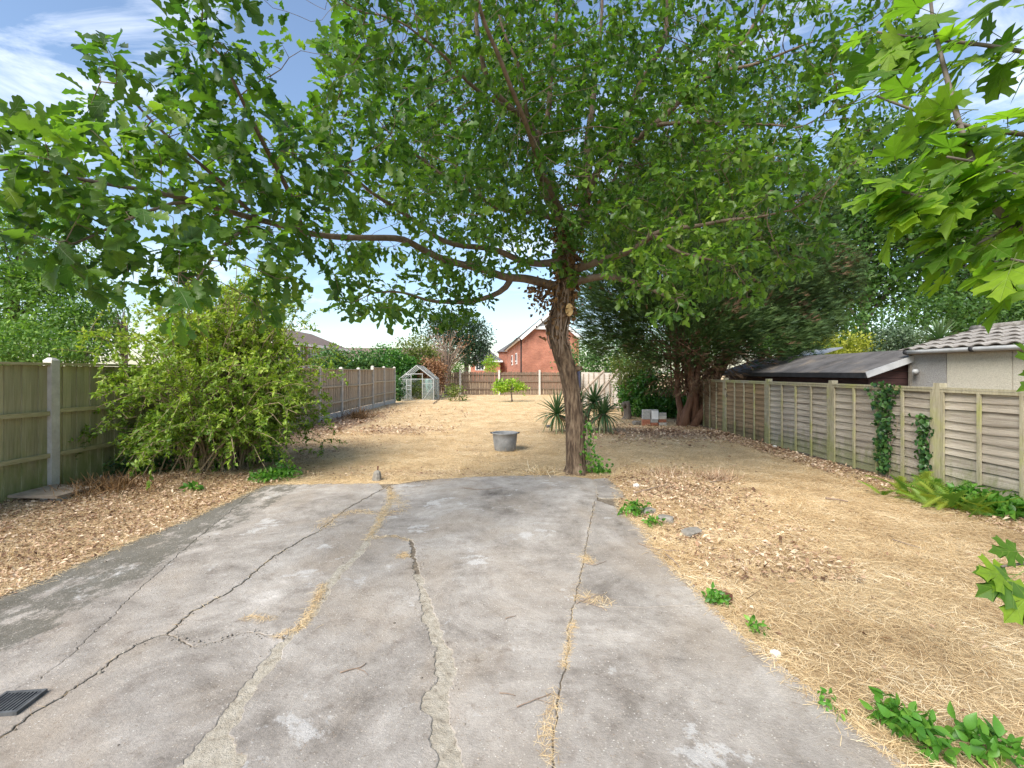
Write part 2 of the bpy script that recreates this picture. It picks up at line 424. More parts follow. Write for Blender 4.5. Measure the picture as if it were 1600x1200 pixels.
M['deadwood'] = pm('dead_wood', [(.3, (.2, .14, .1)), (.7, (.36, .28, .22))], 15, .9, .3)

def brick_mat(name, c1, c2, mortar):
    m, nt, bs, out = base_mat(name)
    tc = nt.nodes.new('ShaderNodeTexCoord'); mp = nt.nodes.new('ShaderNodeMapping')
    mp.inputs['Rotation'].default_value = (R_(90), 0, 0)
    br = nt.nodes.new('ShaderNodeTexBrick')
    br.inputs['Color1'].default_value = (*c1, 1); br.inputs['Color2'].default_value = (*c2, 1); br.inputs['Mortar'].default_value = (*mortar, 1)
    br.inputs['Scale'].default_value = 1.0; br.inputs['Brick Width'].default_value = .225; br.inputs['Row Height'].default_value = .075
    br.inputs['Mortar Size'].default_value = .011
    nt.links.new(tc.outputs['Object'], mp.inputs['Vector']); nt.links.new(mp.outputs['Vector'], br.inputs['Vector'])
    no = tex_noise(nt, .9, 5)
    r = ramp(nt, [(.35, (.75, .72, .7)), (.65, (1.15, 1.12, 1.1))]); nt.links.new(no.outputs['Fac'], r.inputs['Fac'])
    nt.links.new(mixrgb(nt, br.outputs['Color'], r.outputs['Color'], 1.0, 'MULTIPLY'), bs.inputs['Base Color'])
    bs.inputs['Roughness'].default_value = .9
    bp = nt.nodes.new('ShaderNodeBump'); bp.inputs['Strength'].default_value = .4; bp.inputs['Distance'].default_value = .01
    nt.links.new(br.outputs['Fac'], bp.inputs['Height']); bp.invert = True
    nt.links.new(bp.outputs['Normal'], bs.inputs['Normal'])
    return m
def algae(m, colr, zhi):
    nt = m.node_tree; bs = nt.nodes['Principled BSDF']; L = nt.links.new
    ge_ = nt.nodes.new('ShaderNodeNewGeometry'); sp_ = nt.nodes.new('ShaderNodeSeparateXYZ'); L(ge_.outputs['Position'], sp_.inputs[0])
    mr = nt.nodes.new('ShaderNodeMapRange'); mr.inputs['From Min'].default_value = 0; mr.inputs['From Max'].default_value = zhi; mr.inputs['To Min'].default_value = .28; mr.inputs['To Max'].default_value = -.2
    L(sp_.outputs['Z'], mr.inputs['Value'])
    mp = nt.nodes.new('ShaderNodeMapping'); mp.inputs['Scale'].default_value = (3, 3, .8); L(ge_.outputs['Position'], mp.inputs['Vector'])
    no = nt.nodes.new('ShaderNodeTexNoise'); no.inputs['Scale'].default_value = 2.4; no.inputs['Detail'].default_value = 7; no.inputs['Roughness'].default_value = .7; L(mp.outputs['Vector'], no.inputs['Vector'])
    ad = nt.nodes.new('ShaderNodeMath'); ad.operation = 'ADD'; L(no.outputs['Fac'], ad.inputs[0]); L(mr.outputs['Result'], ad.inputs[1])
    r = ramp(nt, [(.5, (0, 0, 0)), (.72, (.8, .8, .8))]); L(ad.outputs[0], r.inputs['Fac'])
    L(mixrgb(nt, bs.inputs['Base Color'].links[0].from_socket, colr, r.outputs['Color']), bs.inputs['Base Color'])
algae(M['woodgreen'], (.22, .25, .08), 1.1); algae(M['waney'], (.20, .21, .10), .8); algae(M['waney_brown'], (.13, .11, .06), .7); algae(M['woodgrey'], (.17, .17, .12), .6); algae(M['lichenpost'], (.25, .26, .11), .9)
M['brickwall'] = brick_mat('red_brickwork', (.32, .075, .04), (.44, .14, .075), (.36, .26, .2))
M['brickpale'] = brick_mat('brown_brickwork', (.2, .11, .085), (.28, .17, .13), (.3, .26, .22))

def glass_mat(name, tint=(.86, .9, .9), gloss=.16, dirt=.12):
    m, nt, bs, out = base_mat(name)
    nt.nodes.remove(bs)
    t = nt.nodes.new('ShaderNodeBsdfTransparent'); t.inputs['Color'].default_value = (*tint, 1)
    g = nt.nodes.new('ShaderNodeBsdfGlossy'); g.inputs['Roughness'].default_value = .12
    d = nt.nodes.new('ShaderNodeBsdfDiffuse'); d.inputs['Color'].default_value = (.55, .6, .58, 1)
    a = nt.nodes.new('ShaderNodeMixShader'); a.inputs['Fac'].default_value = gloss
    b = nt.nodes.new('ShaderNodeMixShader')
    no = tex_noise(nt, 3, 5); r = ramp(nt, [(.3, (dirt * .4,) * 3), (.75, (dirt * 2.4,) * 3)])
    nt.links.new(no.outputs['Fac'], r.inputs['Fac']); nt.links.new(r.outputs['Color'], b.inputs['Fac'])
    nt.links.new(t.outputs[0], a.inputs[1]); nt.links.new(g.outputs[0], a.inputs[2])
    nt.links.new(a.outputs[0], b.inputs[1]); nt.links.new(d.outputs[0], b.inputs[2])
    nt.links.new(b.outputs[0], out.inputs['Surface'])
    return m
M['glass'] = glass_mat('greenhouse_glass')
def pane_mat():
    m, nt, bs, out = base_mat('window_glass')
    bs.inputs['Base Color'].default_value = (.03, .04, .055, 1); bs.inputs['Roughness'].default_value = .08
    bs.inputs['Specular IOR Level'].default_value = .7
    return m
M['pane'] = pane_mat()

def concrete_mat():
    m, nt, bs, out = base_mat('worn_concrete')
    L = nt.links.new
    big = tex_noise(nt, .95, 14, .74, dist=.7)
    r1 = ramp(nt, [(.30, (.13, .114, .10)), (.38, (.212, .188, .165)), (.45, (.285, .256, .228)), (.52, (.335, .303, .272)), (.57, (.375, .341, .308)), (.64, (.435, .40, .365)), (.74, (.54, .508, .472))])
    L(big.outputs['Fac'], r1.inputs['Fac'])
    oi = nt.nodes.new('ShaderNodeObjectInfo')
    mid = tex_noise(nt, 3.1, 14, .78)
    r2 = ramp(nt, [(.33, (.62, .59, .57)), (.43, (.88, .87, .86)), (.52, (1.02, 1.02, 1.02)), (.62, (1.16, 1.16, 1.16)), (.7, (1.3, 1.3, 1.3))])
    L(mid.outputs['Fac'], r2.inputs['Fac'])
    c = mixrgb(nt, r1.outputs['Color'], r2.outputs['Color'], 1.0, 'MULTIPLY')
    # tan rubbed areas where the aggregate shows
    t = tex_noise(nt, 1.15, 6, .6, (1, .7, 1)); t.inputs['Distortion'].default_value = .5
    rt = ramp(nt, [(.47, (0, 0, 0)), (.66, (.65, .65, .65))]); L(t.outputs['Fac'], rt.inputs['Fac'])
    c = mixrgb(nt, c, (.36, .30, .24), rt.outputs['Color'])
    # pale laitance patches with hard outlines
    p = tex_noise(nt, 1.7, 10, .72); p.inputs['Distortion'].default_value = .3
    rp = ramp(nt, [(.585, (0, 0, 0)), (.62, (.5, .5, .5))]); L(p.outputs['Fac'], rp.inputs['Fac'])
    c = mixrgb(nt, c, (.58, .57, .56), rp.outputs['Color'])
    # small dark pits and scuffs
    q_ = tex_noise(nt, 17, 8, .75); rq = ramp(nt, [(.32, (.74, .71, .68)), (.43, (1, 1, 1)), (.58, (1, 1, 1)), (.70, (1.14, 1.13, 1.12))]); L(q_.outputs['Fac'], rq.inputs['Fac'])
    c = mixrgb(nt, c, rq.outputs['Color'], 1.0, 'MULTIPLY')
    q2 = tex_noise(nt, 5.5, 9, .72, (1, .6, 1)); rq2 = ramp(nt, [(.34, (.78, .75, .73)), (.45, (1, 1, 1)), (.7, (1.1, 1.1, 1.1))]); L(q2.outputs['Fac'], rq2.inputs['Fac'])
    c = mixrgb(nt, c, rq2.outputs['Color'], .8, 'MULTIPLY')
    # moss and grime towards the left edge
    geo = nt.nodes.new('ShaderNodeNewGeometry'); sx = nt.nodes.new('ShaderNodeSeparateXYZ'); L(geo.outputs['Position'], sx.inputs[0])
    mr = nt.nodes.new('ShaderNodeMapRange'); mr.inputs['From Min'].default_value = -2.0; mr.inputs['From Max'].default_value = -3.7
    mr.inputs['To Min'].default_value = -.16; mr.inputs['To Max'].default_value = .2
    L(sx.outputs['X'], mr.inputs['Value'])
    g = tex_noise(nt, 2.8, 14, .8, (1, .55, 1))
    ad = nt.nodes.new('ShaderNodeMath'); ad.operation = 'ADD'; L(g.outputs['Fac'], ad.inputs[0]); L(mr.outputs['Result'], ad.inputs[1])
    rg = ramp(nt, [(.55, (0, 0, 0)), (.60, (.75, .75, .75))]); L(ad.outputs[0], rg.inputs['Fac'])
    c = mixrgb(nt, c, (.10, .095, .075), rg.outputs['Color'])
    # speckled aggregate
    tc = nt.nodes.new('ShaderNodeTexCoord')
    vo = nt.nodes.new('ShaderNodeTexVoronoi'); vo.inputs['Scale'].default_value = 70
    L(tc.outputs['Object'], vo.inputs['Vector'])
    rv = ramp(nt, [(.0, (1, 1, 1)), (.22, (1, 1, 1)), (.32, (0, 0, 0))]); L(vo.outputs['Distance'], rv.inputs['Fac'])
    sp = tex_noise(nt, 38, 2)
    rs = ramp(nt, [(.46, (0, 0, 0)), (.58, (.7, .7, .7))]); L(sp.outputs['Fac'], rs.inputs['Fac'])
    fa = mixrgb(nt, rv.outputs['Color'], rs.outputs['Color'], 1.0, 'MULTIPLY')
    hue = ramp(nt, [(.1, (.22, .16, .11)), (.4, (.40, .33, .26)), (.65, (.55, .49, .42)), (.9, (.72, .70, .66))]); L(vo.outputs['Color'], hue.inputs['Fac'])
    c = mixrgb(nt, c, hue.outputs['Color'], fa)
    hs = nt.nodes.new('ShaderNodeHueSaturation'); mo = nt.nodes.new('ShaderNodeMapRange')
    mo.inputs['To Min'].default_value = .92; mo.inputs['To Max'].default_value = 1.08
    L(oi.outputs['Random'], mo.inputs['Value']); L(mo.outputs['Result'], hs.inputs['Value']); L(c, hs.inputs['Color'])
    L(hs.outputs['Color'], bs.inputs['Base Color'])
    bs.inputs['Roughness'].default_value = .9; bs.inputs['Specular IOR Level'].default_value = .2
    fn = tex_noise(nt, 55, 8, .75)
    b1 = nt.nodes.new('ShaderNodeBump'); b1.inputs['Strength'].default_value = .8; b1.inputs['Distance'].default_value = .01
    L(fn.outputs['Fac'], b1.inputs['Height'])
    b2 = nt.nodes.new('ShaderNodeBump'); b2.inputs['Strength'].default_value = .5; b2.inputs['Distance'].default_value = .03
    L(mid.outputs['Fac'], b2.inputs['Height']); L(b1.outputs['Normal'], b2.inputs['Normal'])
    L(b2.outputs['Normal'], bs.inputs['Normal'])
    return m
M['concrete'] = concrete_mat()
M['jointsoil'] = pm('joint_soil', [(.3, (.10, .08, .06)), (.7, (.24, .195, .145))], 20, .95, .8)
M['mortar'] = pm('crumbling_mortar', [(.3, (.22, .185, .145)), (.42, (.36, .315, .25)), (.6, (.44, .395, .325)), (.75, (.54, .49, .41))], 22, .95, .9, fine=45, detail=9)

def ground_mat():
    m, nt, bs, out = base_mat('dry_ground')
    L = nt.links.new
    n1 = tex_noise(nt, 1.3, 9, .68)
    r1 = ramp(nt, [(.3, (.43, .30, .165)), (.5, (.62, .46, .27)), (.72, (.74, .585, .37))]); L(n1.outputs['Fac'], r1.inputs['Fac'])
    n2 = tex_noise(nt, 26, 8, .75, (1, .6, 1))
    r2 = ramp(nt, [(.32, (.42, .37, .33)), (.45, (.88, .86, .84)), (.55, (1.05, 1.05, 1.03)), (.72, (1.28, 1.28, 1.24))]); L(n2.outputs['Fac'], r2.inputs['Fac'])
    c = mixrgb(nt, r1.outputs['Color'], r2.outputs['Color'], 1.0, 'MULTIPLY')
    n3 = tex_noise(nt, 3.5, 9, .7)
    rs = ramp(nt, [(.3, (.20, .13, .088)), (.55, (.36, .25, .175)), (.75, (.46, .345, .25))]); L(n3.outputs['Fac'], rs.inputs['Fac'])
    s2 = mixrgb(nt, rs.outputs['Color'], r2.outputs['Color'], 1.0, 'MULTIPLY')
    at = nt.nodes.new('ShaderNodeAttribute'); at.attribute_name = 'soil'
    n4 = tex_noise(nt, 2.2, 8, .7)
    ad = nt.nodes.new('ShaderNodeMath'); ad.operation = 'ADD'; L(at.outputs['Fac'], ad.inputs[0]); L(n4.outputs['Fac'], ad.inputs[1])
    rr = ramp(nt, [(.0, (0, 0, 0)), (.62, (0, 0, 0)), (1.0, (1, 1, 1))])
    mul = nt.nodes.new('ShaderNodeMath'); mul.operation = 'MULTIPLY'; mul.inputs[1].default_value = .78
    L(ad.outputs[0], mul.inputs[0]); L(mul.outputs[0], rr.inputs['Fac'])
    L(mixrgb(nt, c, s2, rr.outputs['Color']), bs.inputs['Base Color'])
    bs.inputs['Roughness'].default_value = .95; bs.inputs['Specular IOR Level'].default_value = .1
    bp = nt.nodes.new('ShaderNodeBump'); bp.inputs['Strength'].default_value = .9; bp.inputs['Distance'].default_value = .04
    L(n2.outputs['Fac'], bp.inputs['Height']); L(bp.outputs['Normal'], bs.inputs['Normal'])
    return m
M['ground'] = ground_mat()

# ------------------------------------------------------------------ ground and driveway
def poly_pts(pxs): return [gp(*p) for p in pxs]

# edges of the concrete, traced on the ground plane (metres)
LEFT = [(-3.72, -1.2), (-3.70, 2.2), (-3.63, 3.36), (-3.61, 3.7), (-3.58, 4.43), (-3.5, 5.3), (-3.5, 6.67)]
RIGHT = [(1.95, -1.2), (1.72, 1.0), (1.59, 1.92), (1.496, 2.34), (1.43, 2.66), (1.38, 3.1), (1.37, 3.45), (1.31, 3.87), (1.28, 4.35), (1.36, 4.72), (1.30, 5.09), (1.25, 5.35)]

def left_x(y): return np.interp(y, [p[1] for p in LEFT], [p[0] for p in LEFT])
def right_x(y): return np.interp(y, [p[1] for p in RIGHT] + [7.0], [p[0] for p in RIGHT] + [1.45])
def back_y(x): return np.interp(x, [-3.5, -2.0, -1.6, -1.3, -.5, .6, 1.4], [6.7, 6.78, 6.8, 7.1, 7.25, 7.36, 7.05])

def in_drive(x, y, pad=0.0):
    return (x > left_x(y) + pad) & (x < right_x(y) - pad) & (y < back_y(x) - pad)

def smooth(a, lo, hi):
    t = np.clip((a - lo) / (hi - lo), 0, 1); return t * t * (3 - 2 * t)

def blob(x, y, cx, cy, rx, ry):
    d = ((x - cx) / rx) ** 2 + ((y - cy) / ry) ** 2
    return np.exp(-d * 1.2)

def vnoise(x, y, s, seed=0.0):
    return np.array([mnoise.noise((a * s, b * s, seed)) for a, b in zip(np.ravel(x), np.ravel(y))]).reshape(np.shape(x))

def soil_f(x, y):
    s = .85 * smooth(-x, 3.9, 5.0) * smooth(y, 4.3, 6.0) * (1 - smooth(y, 16, 22))
    s = np.maximum(s, .55 * smooth(-x, 3.2, 3.7) * (1 - smooth(y, 9, 14)))
    s = np.maximum(s, .8 * blob(x, y, 2.15, 6.3, .9, 1.1))
    s = np.maximum(s, .95 * blob(x, y, 3.9, 12.6, 2.3, 1.5))
    s = np.maximum(s, .7 * blob(x, y, -3.4, 13.2, 1.7, 1.3))
    s = np.maximum(s, .5 * blob(x, y, -1.5, 7.5, 3.0, .5))
    s = np.maximum(s, .6 * smooth(x, 5.15, 5.5) * (1 - smooth(y, 18, 22)))
    s = np.maximum(s, .45 * blob(x, y, 1.75, 4.3, .25, 1.6))
    s = np.maximum(s, .5 * blob(x, y, -4.5, 10.5, 1.8, 2.4))
    k = (np.abs(x) < 9) & (y < 37) & (y > -2)
    n_ = np.zeros(np.shape(x)); n_[k] = vnoise(x[k], y[k], .62, 11.) + .5 * vnoise(x[k], y[k], 1.9, 12.)
    s = np.maximum(s, .42 * smooth(n_, .28, .7))
    return s

gx = np.unique(np.concatenate([[-400, -200, -110, -70, -45, -30, -22, -16, -12, -10, -8.5], np.arange(-7.4, 7.01, .1), [8, 9.5, 12, 16, 22, 30, 45, 70, 110, 200, 400]]))
gy = np.unique(np.concatenate([[-60, -20, -8, -4, -2], np.arange(-1.2, 16.01, .1), np.arange(16.4, 36, .5), [38, 41, 46, 54, 65, 80, 110, 160, 260, 500, 1200]]))
GX, GY = np.meshgrid(gx, gy)
near = (np.abs(GX) < 9) & (GY < 37) & (GY > -2)
bump = np.zeros_like(GX)
bump[near] = vnoise(GX[near], GY[near], .7) * .02 + vnoise(GX[near], GY[near], 3.1, 5.) * .012
heap = .07 * blob(GX, GY, 2.0, 6.2, .6, .9) + .05 * blob(GX, GY, -4.6, 7.2, 1.2, 1.2) + .03 * smooth(-GX, 3.9, 4.8) * smooth(GY, 3, 5)
GZ = bump + np.where(near, heap, 0)
# settle the ground to the level of the slab edge and below the slabs
edge_d = np.minimum(np.minimum(GX - left_x(GY), right_x(GY) - GX), back_y(GX) - GY)   # >0 inside
GZ = np.where(edge_d > -.35, GZ * smooth(-edge_d, 0, .35) + .004, GZ)
GZ = np.where(edge_d > .06, -.06, GZ)
GZ[~near] = -.01

def gz(x, y):
    """ground height (bilinear on the grid)"""
    x = np.asarray(x, float); y = np.asarray(y, float)
    i = np.clip(np.searchsorted(gx, x) - 1, 0, len(gx) - 2); j = np.clip(np.searchsorted(gy, y) - 1, 0, len(gy) - 2)
    u = (x - gx[i]) / (gx[i + 1] - gx[i]); v = (y - gy[j]) / (gy[j + 1] - gy[j])
    return GZ[j, i] * (1 - u) * (1 - v) + GZ[j, i + 1] * u * (1 - v) + GZ[j + 1, i] * (1 - u) * v + GZ[j + 1, i + 1] * u * v

nxg, nyg = len(gx), len(gy)
idx = np.arange(nxg * nyg).reshape(nyg, nxg)
gf = np.stack((idx[:-1, :-1], idx[:-1, 1:], idx[1:, 1:], idx[1:, :-1]), -1).reshape(-1, 4)
gme = np_mesh('ground', np.stack((GX, GY, GZ), -1).reshape(-1, 3), gf, smooth=True)
at = gme.attributes.new('soil', 'FLOAT', 'POINT')
at.data.foreach_set('value', soil_f(GX, GY).astype(np.float32).ravel())
ground = link('ground', gme, M['ground'])
tag(ground, 'dry straw coloured lawn with bare brown soil patches', None, None, 'structure')

# driveway: bed of crumbling mortar with slabs on it
drive = empty('driveway', (0, 0, 0)); tag(drive, 'cracked grey concrete driveway of uneven slabs', None, None, 'structure')
bedpts = [(x + .02, y) for x, y in LEFT] + [(-2.0, 6.74), (-1.62, 6.78), (-1.3, 7.05), (-.5, 7.2), (.6, 7.3), (1.25, 7.05), (1.40, 6.1), (1.25, 5.6)] + [(x - .02, y) for x, y in RIGHT[::-1]]
bed = MB(); bed.add([(x, y, .009) for x, y in bedpts], [tuple(range(len(bedpts)))[::-1]])
bo = bed.build('soil_bed', M['jointsoil'], drive)

def wob(pts, step=.035, amp=.007, seed=0.0):
    """resample a polyline and roughen it"""
    p = np.array(pts, float); out = [p[0]]
    for a, b in zip(p[:-1], p[1:]):
        n = max(1, int(np.linalg.norm(b - a) / step))
        for k in range(1, n + 1): out.append(a + (b - a) * k / n)
    o = np.array(out)
    for i in range(1, len(o) - 1):
        t = o[i + 1] - o[i - 1]; t /= np.linalg.norm(t) + 1e-9
        nn = np.array((-t[1], t[0]))
        o[i] += nn * (mnoise.noise((o[i][0] * 9, o[i][1] * 9, seed)) * amp * 2.2 + mnoise.noise((o[i][0] * 33, o[i][1] * 33, seed + 9)) * amp * 1.5 + rng.normal(0, .16) * amp)
    return [tuple(q) for q in o]

def shift(pts, d):
    """offset a polyline sideways (to its right when d > 0)"""
    p = np.array(pts, float); t = np.gradient(p, axis=0); t /= np.linalg.norm(t, axis=1)[:, None]
    return [tuple(q) for q in p + np.stack((t[:, 1], -t[:, 0]), 1) * d]

def ext(pts, y=-1.2):
    """carry a joint on behind the camera"""
    (x1, y1), (x2, y2) = pts[-2], pts[-1]
    k = (y - y2) / (y2 - y1) if abs(y2 - y1) > 1e-6 else 0
    return pts + [(x2 + np.clip((x2 - x1) * k, -.12, .12), y)]

J1 = ext(poly_pts([(936, 757), (920, 830), (912, 880), (900, 935), (892, 965), (884, 1050), (872, 1100), (862, 1200)]))
J1b = poly_pts([(896, 948), (950, 950), (1000, 953), (1060, 950), (1112, 951)])
J2l = ext(poly_pts([(640, 848), (643, 870), (648, 900), (654, 935), (664, 980), (680, 1020), (683, 1050), (676, 1072), (661, 1090), (664, 1110), (675, 1140), (680, 1200)]))
J2r = ext(poly_pts([(645, 846), (649, 870), (657, 900), (666, 930), (684, 980), (704, 1020), (714, 1055), (706, 1080), (698, 1100), (704, 1140), (724, 1200)]))
J2t = poly_pts([(583, 842), (612, 838), (640, 846)])
J3l = ext(poly_pts([(604, 763), (607, 780), (588, 815), (570, 845), (553, 872), (528, 893), (505, 918), (487, 955), (440, 1005), (428, 1015), (380, 1078), (330, 1145), (282, 1200)]))
J3r = ext(poly_pts([(611, 760), (617, 782), (598, 818), (583, 842), (570, 866), (540, 896), (516, 925), (498, 962), (470, 990), (448, 1012), (424, 1052), (378, 1112), (364, 1150), (384, 1200)]))
J4 = ext(poly_pts([(599, 765), (545, 795), (500, 830), (430, 870), (370, 920), (300, 960), (260, 995), (210, 1012), (165, 1045), (120, 1080), (50, 1120), (0, 1160)]))
J5 = poly_pts([(262, 995), (300, 1014), (345, 1005), (385, 990), (430, 997), (446, 1003)])
J7 = ext(poly_pts([(398, 766), (358, 803), (300, 850), (240, 905), (193, 947), (155, 985), (121, 1019), (65, 1065), (0, 1090)]))

def wl_(pts, seed=0., amp=.007): return wob(pts, .022, amp * 1.15, seed)
j1 = wl_(J1, 1, .005); j2l = wl_(J2l, 2, .012); j2r = wl_(J2r, 3, .012); j3l = wl_(J3l, 4, .011); j3r = wl_(J3r, 5, .011); j4 = wl_(J4, 6, .009); j7 = wl_(J7, 7, .007)
j5 = wl_(J5, 8, .008); j1b = wl_(J1b, 9, .004); j2t = wl_(J2t, 10, .008)
redge = wl_(RIGHT, 11, .014); ledge = wl_(LEFT, 12, .018)

def cutlow(pts, y): return [p for p in pts if p[1] > y]
def cuthigh(pts, y): return [p for p in pts if p[1] <= y]
y5a, y5b = J5[0][1], J5[-1][1]
yb = J1b[0][1]
slabs = {
    # counter-clockwise lists: left side upwards, back, right side downwards
    'a': [*ledge, *shift(j7, .0025)],
    'b': [*shift(j7, -.0025)[::-1], *wl_([(-3.42, 6.70), (-2.6, 6.76), (-1.9, 6.79)], 21, .02), *shift(j4, .004)],
    'c_far': [*cutlow(shift(j4, -.005), y5a + .01)[::-1], (-1.74, 6.76), *cutlow(j3l, y5b + .01), *shift(j5, -.004)[::-1]],
    'c_near': [*cuthigh(shift(j4, -.005), y5a - .01)[::-1], *shift(j5, .006), *cuthigh(j3l, y5b - .012)],
    'd': [*cuthigh(j3r, J2t[0][1] - .02)[::-1], *shift(j2t, .010), *cuthigh(j2l, J2t[-1][1] - .03)],
    'e': [*j2r[::-1], *shift(j2t, -.008)[::-1], *cutlow(j3r, J2t[0][1] + .02)[::-1], *wl_([(-1.52, 6.80), (-1.35, 6.86), (-1.1, 7.08), (-.55, 7.24), (.0, 7.29), (.6, 7.36), (1.18, 7.1)], 22, .025), *shift(j1, .004)],
    'f': [*cutlow(shift(j1, -.004), yb + .012)[::-1][:-8], *wl_([(1.02, 5.92), (1.22, 5.60), (1.25, 5.36)], 23, .012), *[p for p in redge if p[1] > J1b[-1][1] + .012][::-1], *shift(j1b, -.003)[::-1]],
    'g': [*cuthigh(shift(j1, -.004), yb - .012)[::-1], *shift(j1b, .005), *[p for p in redge if p[1] < J1b[-1][1] - .012][::-1]],
    'h': wl_([(1.17, 6.62), (1.2, 7.02), (1.42, 7.06), (1.46, 6.4), (1.42, 5.94), (1.09, 5.98), (1.17, 6.62)], 24, .012)[:-1],
}
def area2(p):
    a = np.array(p); return .5 * np.sum(a[:, 0] * np.roll(a[:, 1], -1) - np.roll(a[:, 0], -1) * a[:, 1])
def clean(p, dmin=.006):
    out = []
    for q in p:
        if not out or math.dist(q, out[-1]) > dmin: out.append(q)
    if math.dist(out[0], out[-1]) < dmin: out.pop()
    return out
SLAB_POLY = []
for k, (key, pts) in enumerate(slabs.items()):
    pts = clean(pts)
    if area2(pts) < 0: pts = pts[::-1]
    SLAB_POLY.append(np.array(pts))
    P = np.array(pts); n = len(P)
    t = np.roll(P, -1, 0) - np.roll(P, 1, 0); t /= np.linalg.norm(t, axis=1)[:, None] + 1e-9
    inn = np.stack((-t[:, 1], t[:, 0]), 1)
    top = .016 + [0, .002, -.003, -.001, .003, .001, .002, .004, .010][k]
    sx, sy = rng.uniform(-.0008, .0008, 2); c0 = P.mean(0)
    zt = lambda q: top + (q[0] - c0[0]) * sx + (q[1] - c0[1]) * sy
    bev = .0035 * (1 + .8 * rng.random(n))[:, None]
    vs = [(q[0], q[1], -.05) for q in P] + [(q[0], q[1], zt(q) - .003) for q in P] + [(q[0], q[1], zt(q)) for q in P + inn * bev]
    fs = [(i, (i + 1) % n, n + (i + 1) % n, n + i) for i in range(n)] + [(n + i, n + (i + 1) % n, 2 * n + (i + 1) % n, 2 * n + i) for i in range(n)]
    fs.append(tuple(range(2 * n, 3 * n)))
    mb = MB(); mb.add(vs, fs)
    so_ = mb.build('concrete_slab', M['concrete'], drive)
    so_.data.materials.append(M['mortar'])
    for i_ in range(n): so_.data.polygons[i_].material_index = 1

# the two wide joints are filled with crumbling mortar
for la, ra, y0_, y1_, nm in ((j2l, j2r, -1.2, 3.75, 1), (j3l, j3r, -1.2, 2.95, 2), (j3l, j3r, 3.0, 6.5, 3)):
    gap = -.006
    a_ = [p for p in shift(la, -gap) if y0_ <= p[1] <= y1_]; b_ = [p for p in shift(ra, gap) if y0_ <= p[1] <= y1_]
    pts = clean(a_ + b_[::-1])
    if area2(pts) < 0: pts = pts[::-1]
    n = len(pts); zf = lambda q: .0115 + .0004 * nm
    mb = MB(); mb.add([(q[0], q[1], -.04) for q in pts] + [(q[0], q[1], zf(q)) for q in pts], [(i, (i + 1) % n, n + (i + 1) % n, n + i) for i in range(n)] + [tuple(range(n, 2 * n))])
    mb.build('mortar_filling', M['mortar'], drive)

def in_slab(x, y):
    """is each point over a slab (not over a joint)?"""
    x = np.asarray(x); y = np.asarray(y); res = np.zeros(len(x), bool)
    for P in SLAB_POLY:
        a = P; b = np.roll(P, -1, 0); c = np.zeros(len(x), bool)
        for (x1, y1), (x2, y2) in zip(a, b):
            cr = ((y1 > y) != (y2 > y)) & (x < (x2 - x1) * (y - y1) / (y2 - y1 + 1e-12) + x1)
            c ^= cr
        res |= c
    return res

# ------------------------------------------------------------------ loose straw and leaf litter
def visible_xy(n, y0, y1, x0, x1):
    y = rng.uniform(y0, y1, n); x = rng.uniform(x0, x1, n)
    px = CX + x / y * F
    k = (px > -60) & (px < 1660)
    return x[k], y[k]

def straw_obj(name, xy, length, label, lift=.012, prefer=None, mat='straw', rn=None):
    x, y = xy; n = len(x)
    ang = rng.uniform(0, 2 * np.pi, n)
    tilt = rng.normal(0, .16, n)
    d = np.stack((np.cos(ang), np.sin(ang), tilt), 1)
    nr = np.stack((rng.normal(0, .35, n), rng.normal(0, .35, n), np.ones(n)), 1)
    L = length * rng.uniform(.5, 1.5, n)
    z = gz(x, y) + rng.uniform(.002, lift, n)
    ondrive = in_drive(x, y)
    z = np.where(ondrive, np.maximum(z, .02), z)
    r = rng.random(n) if rn is None else rn
    ST = STRAW if length < .08 else STRAW1
    return scatter(ST[0], ST[1], np.stack((x, y, z), 1), d, nr, L, r)

def joinarr(parts):
    vs, fs, rs, b = [], [], [], 0
    for v, f, r in parts:
        vs.append(v); fs.append(f + b); rs.append(r); b += len(v)
    return np.concatenate(vs), np.concatenate(fs), np.concatenate(rs)

parts = []
for (n, y0, y1, x0, x1, ln) in ((48000, 1.7, 4.2, 1.2, 5.6, .075), (62000, 4.2, 7.5, 1.2, 5.6, .085), (90000, 7.0, 13, -6, 5.6, .10), (34000, 13, 24, -6, 5.5, .17),
                                (80000, 3.0, 8.5, -6.0, -3.3, .07), (9000, 24, 34, -6.0, 5.0, .22)):
    x, y = visible_xy(n, y0, y1, x0, x1)
    keep = ~in_drive(x, y, .05)
    so = soil_f(x, y)
    keep &= rng.random(len(x)) > so * np.where((x < -3.2) & (y < 9) | (x > 1) & (y < 8.5), .2, .8)
    x, y = x[keep], y[keep]
    clump = vnoise(x, y, 2.3, 3.)
    rn = np.clip(.5 + clump * .45 + rng.normal(0, .25, len(x)), 0, 1)
    parts.append(straw_obj('s', (x, y), ln, '', .03, rn=rn))
v, f, r = joinarr(parts)
o = link('dry_grass', np_mesh('dry_grass', v, f, r), M['straw'])
tag(o, 'dry straw and cut grass strewn over the lawn', 'dry grass', None, 'stuff')

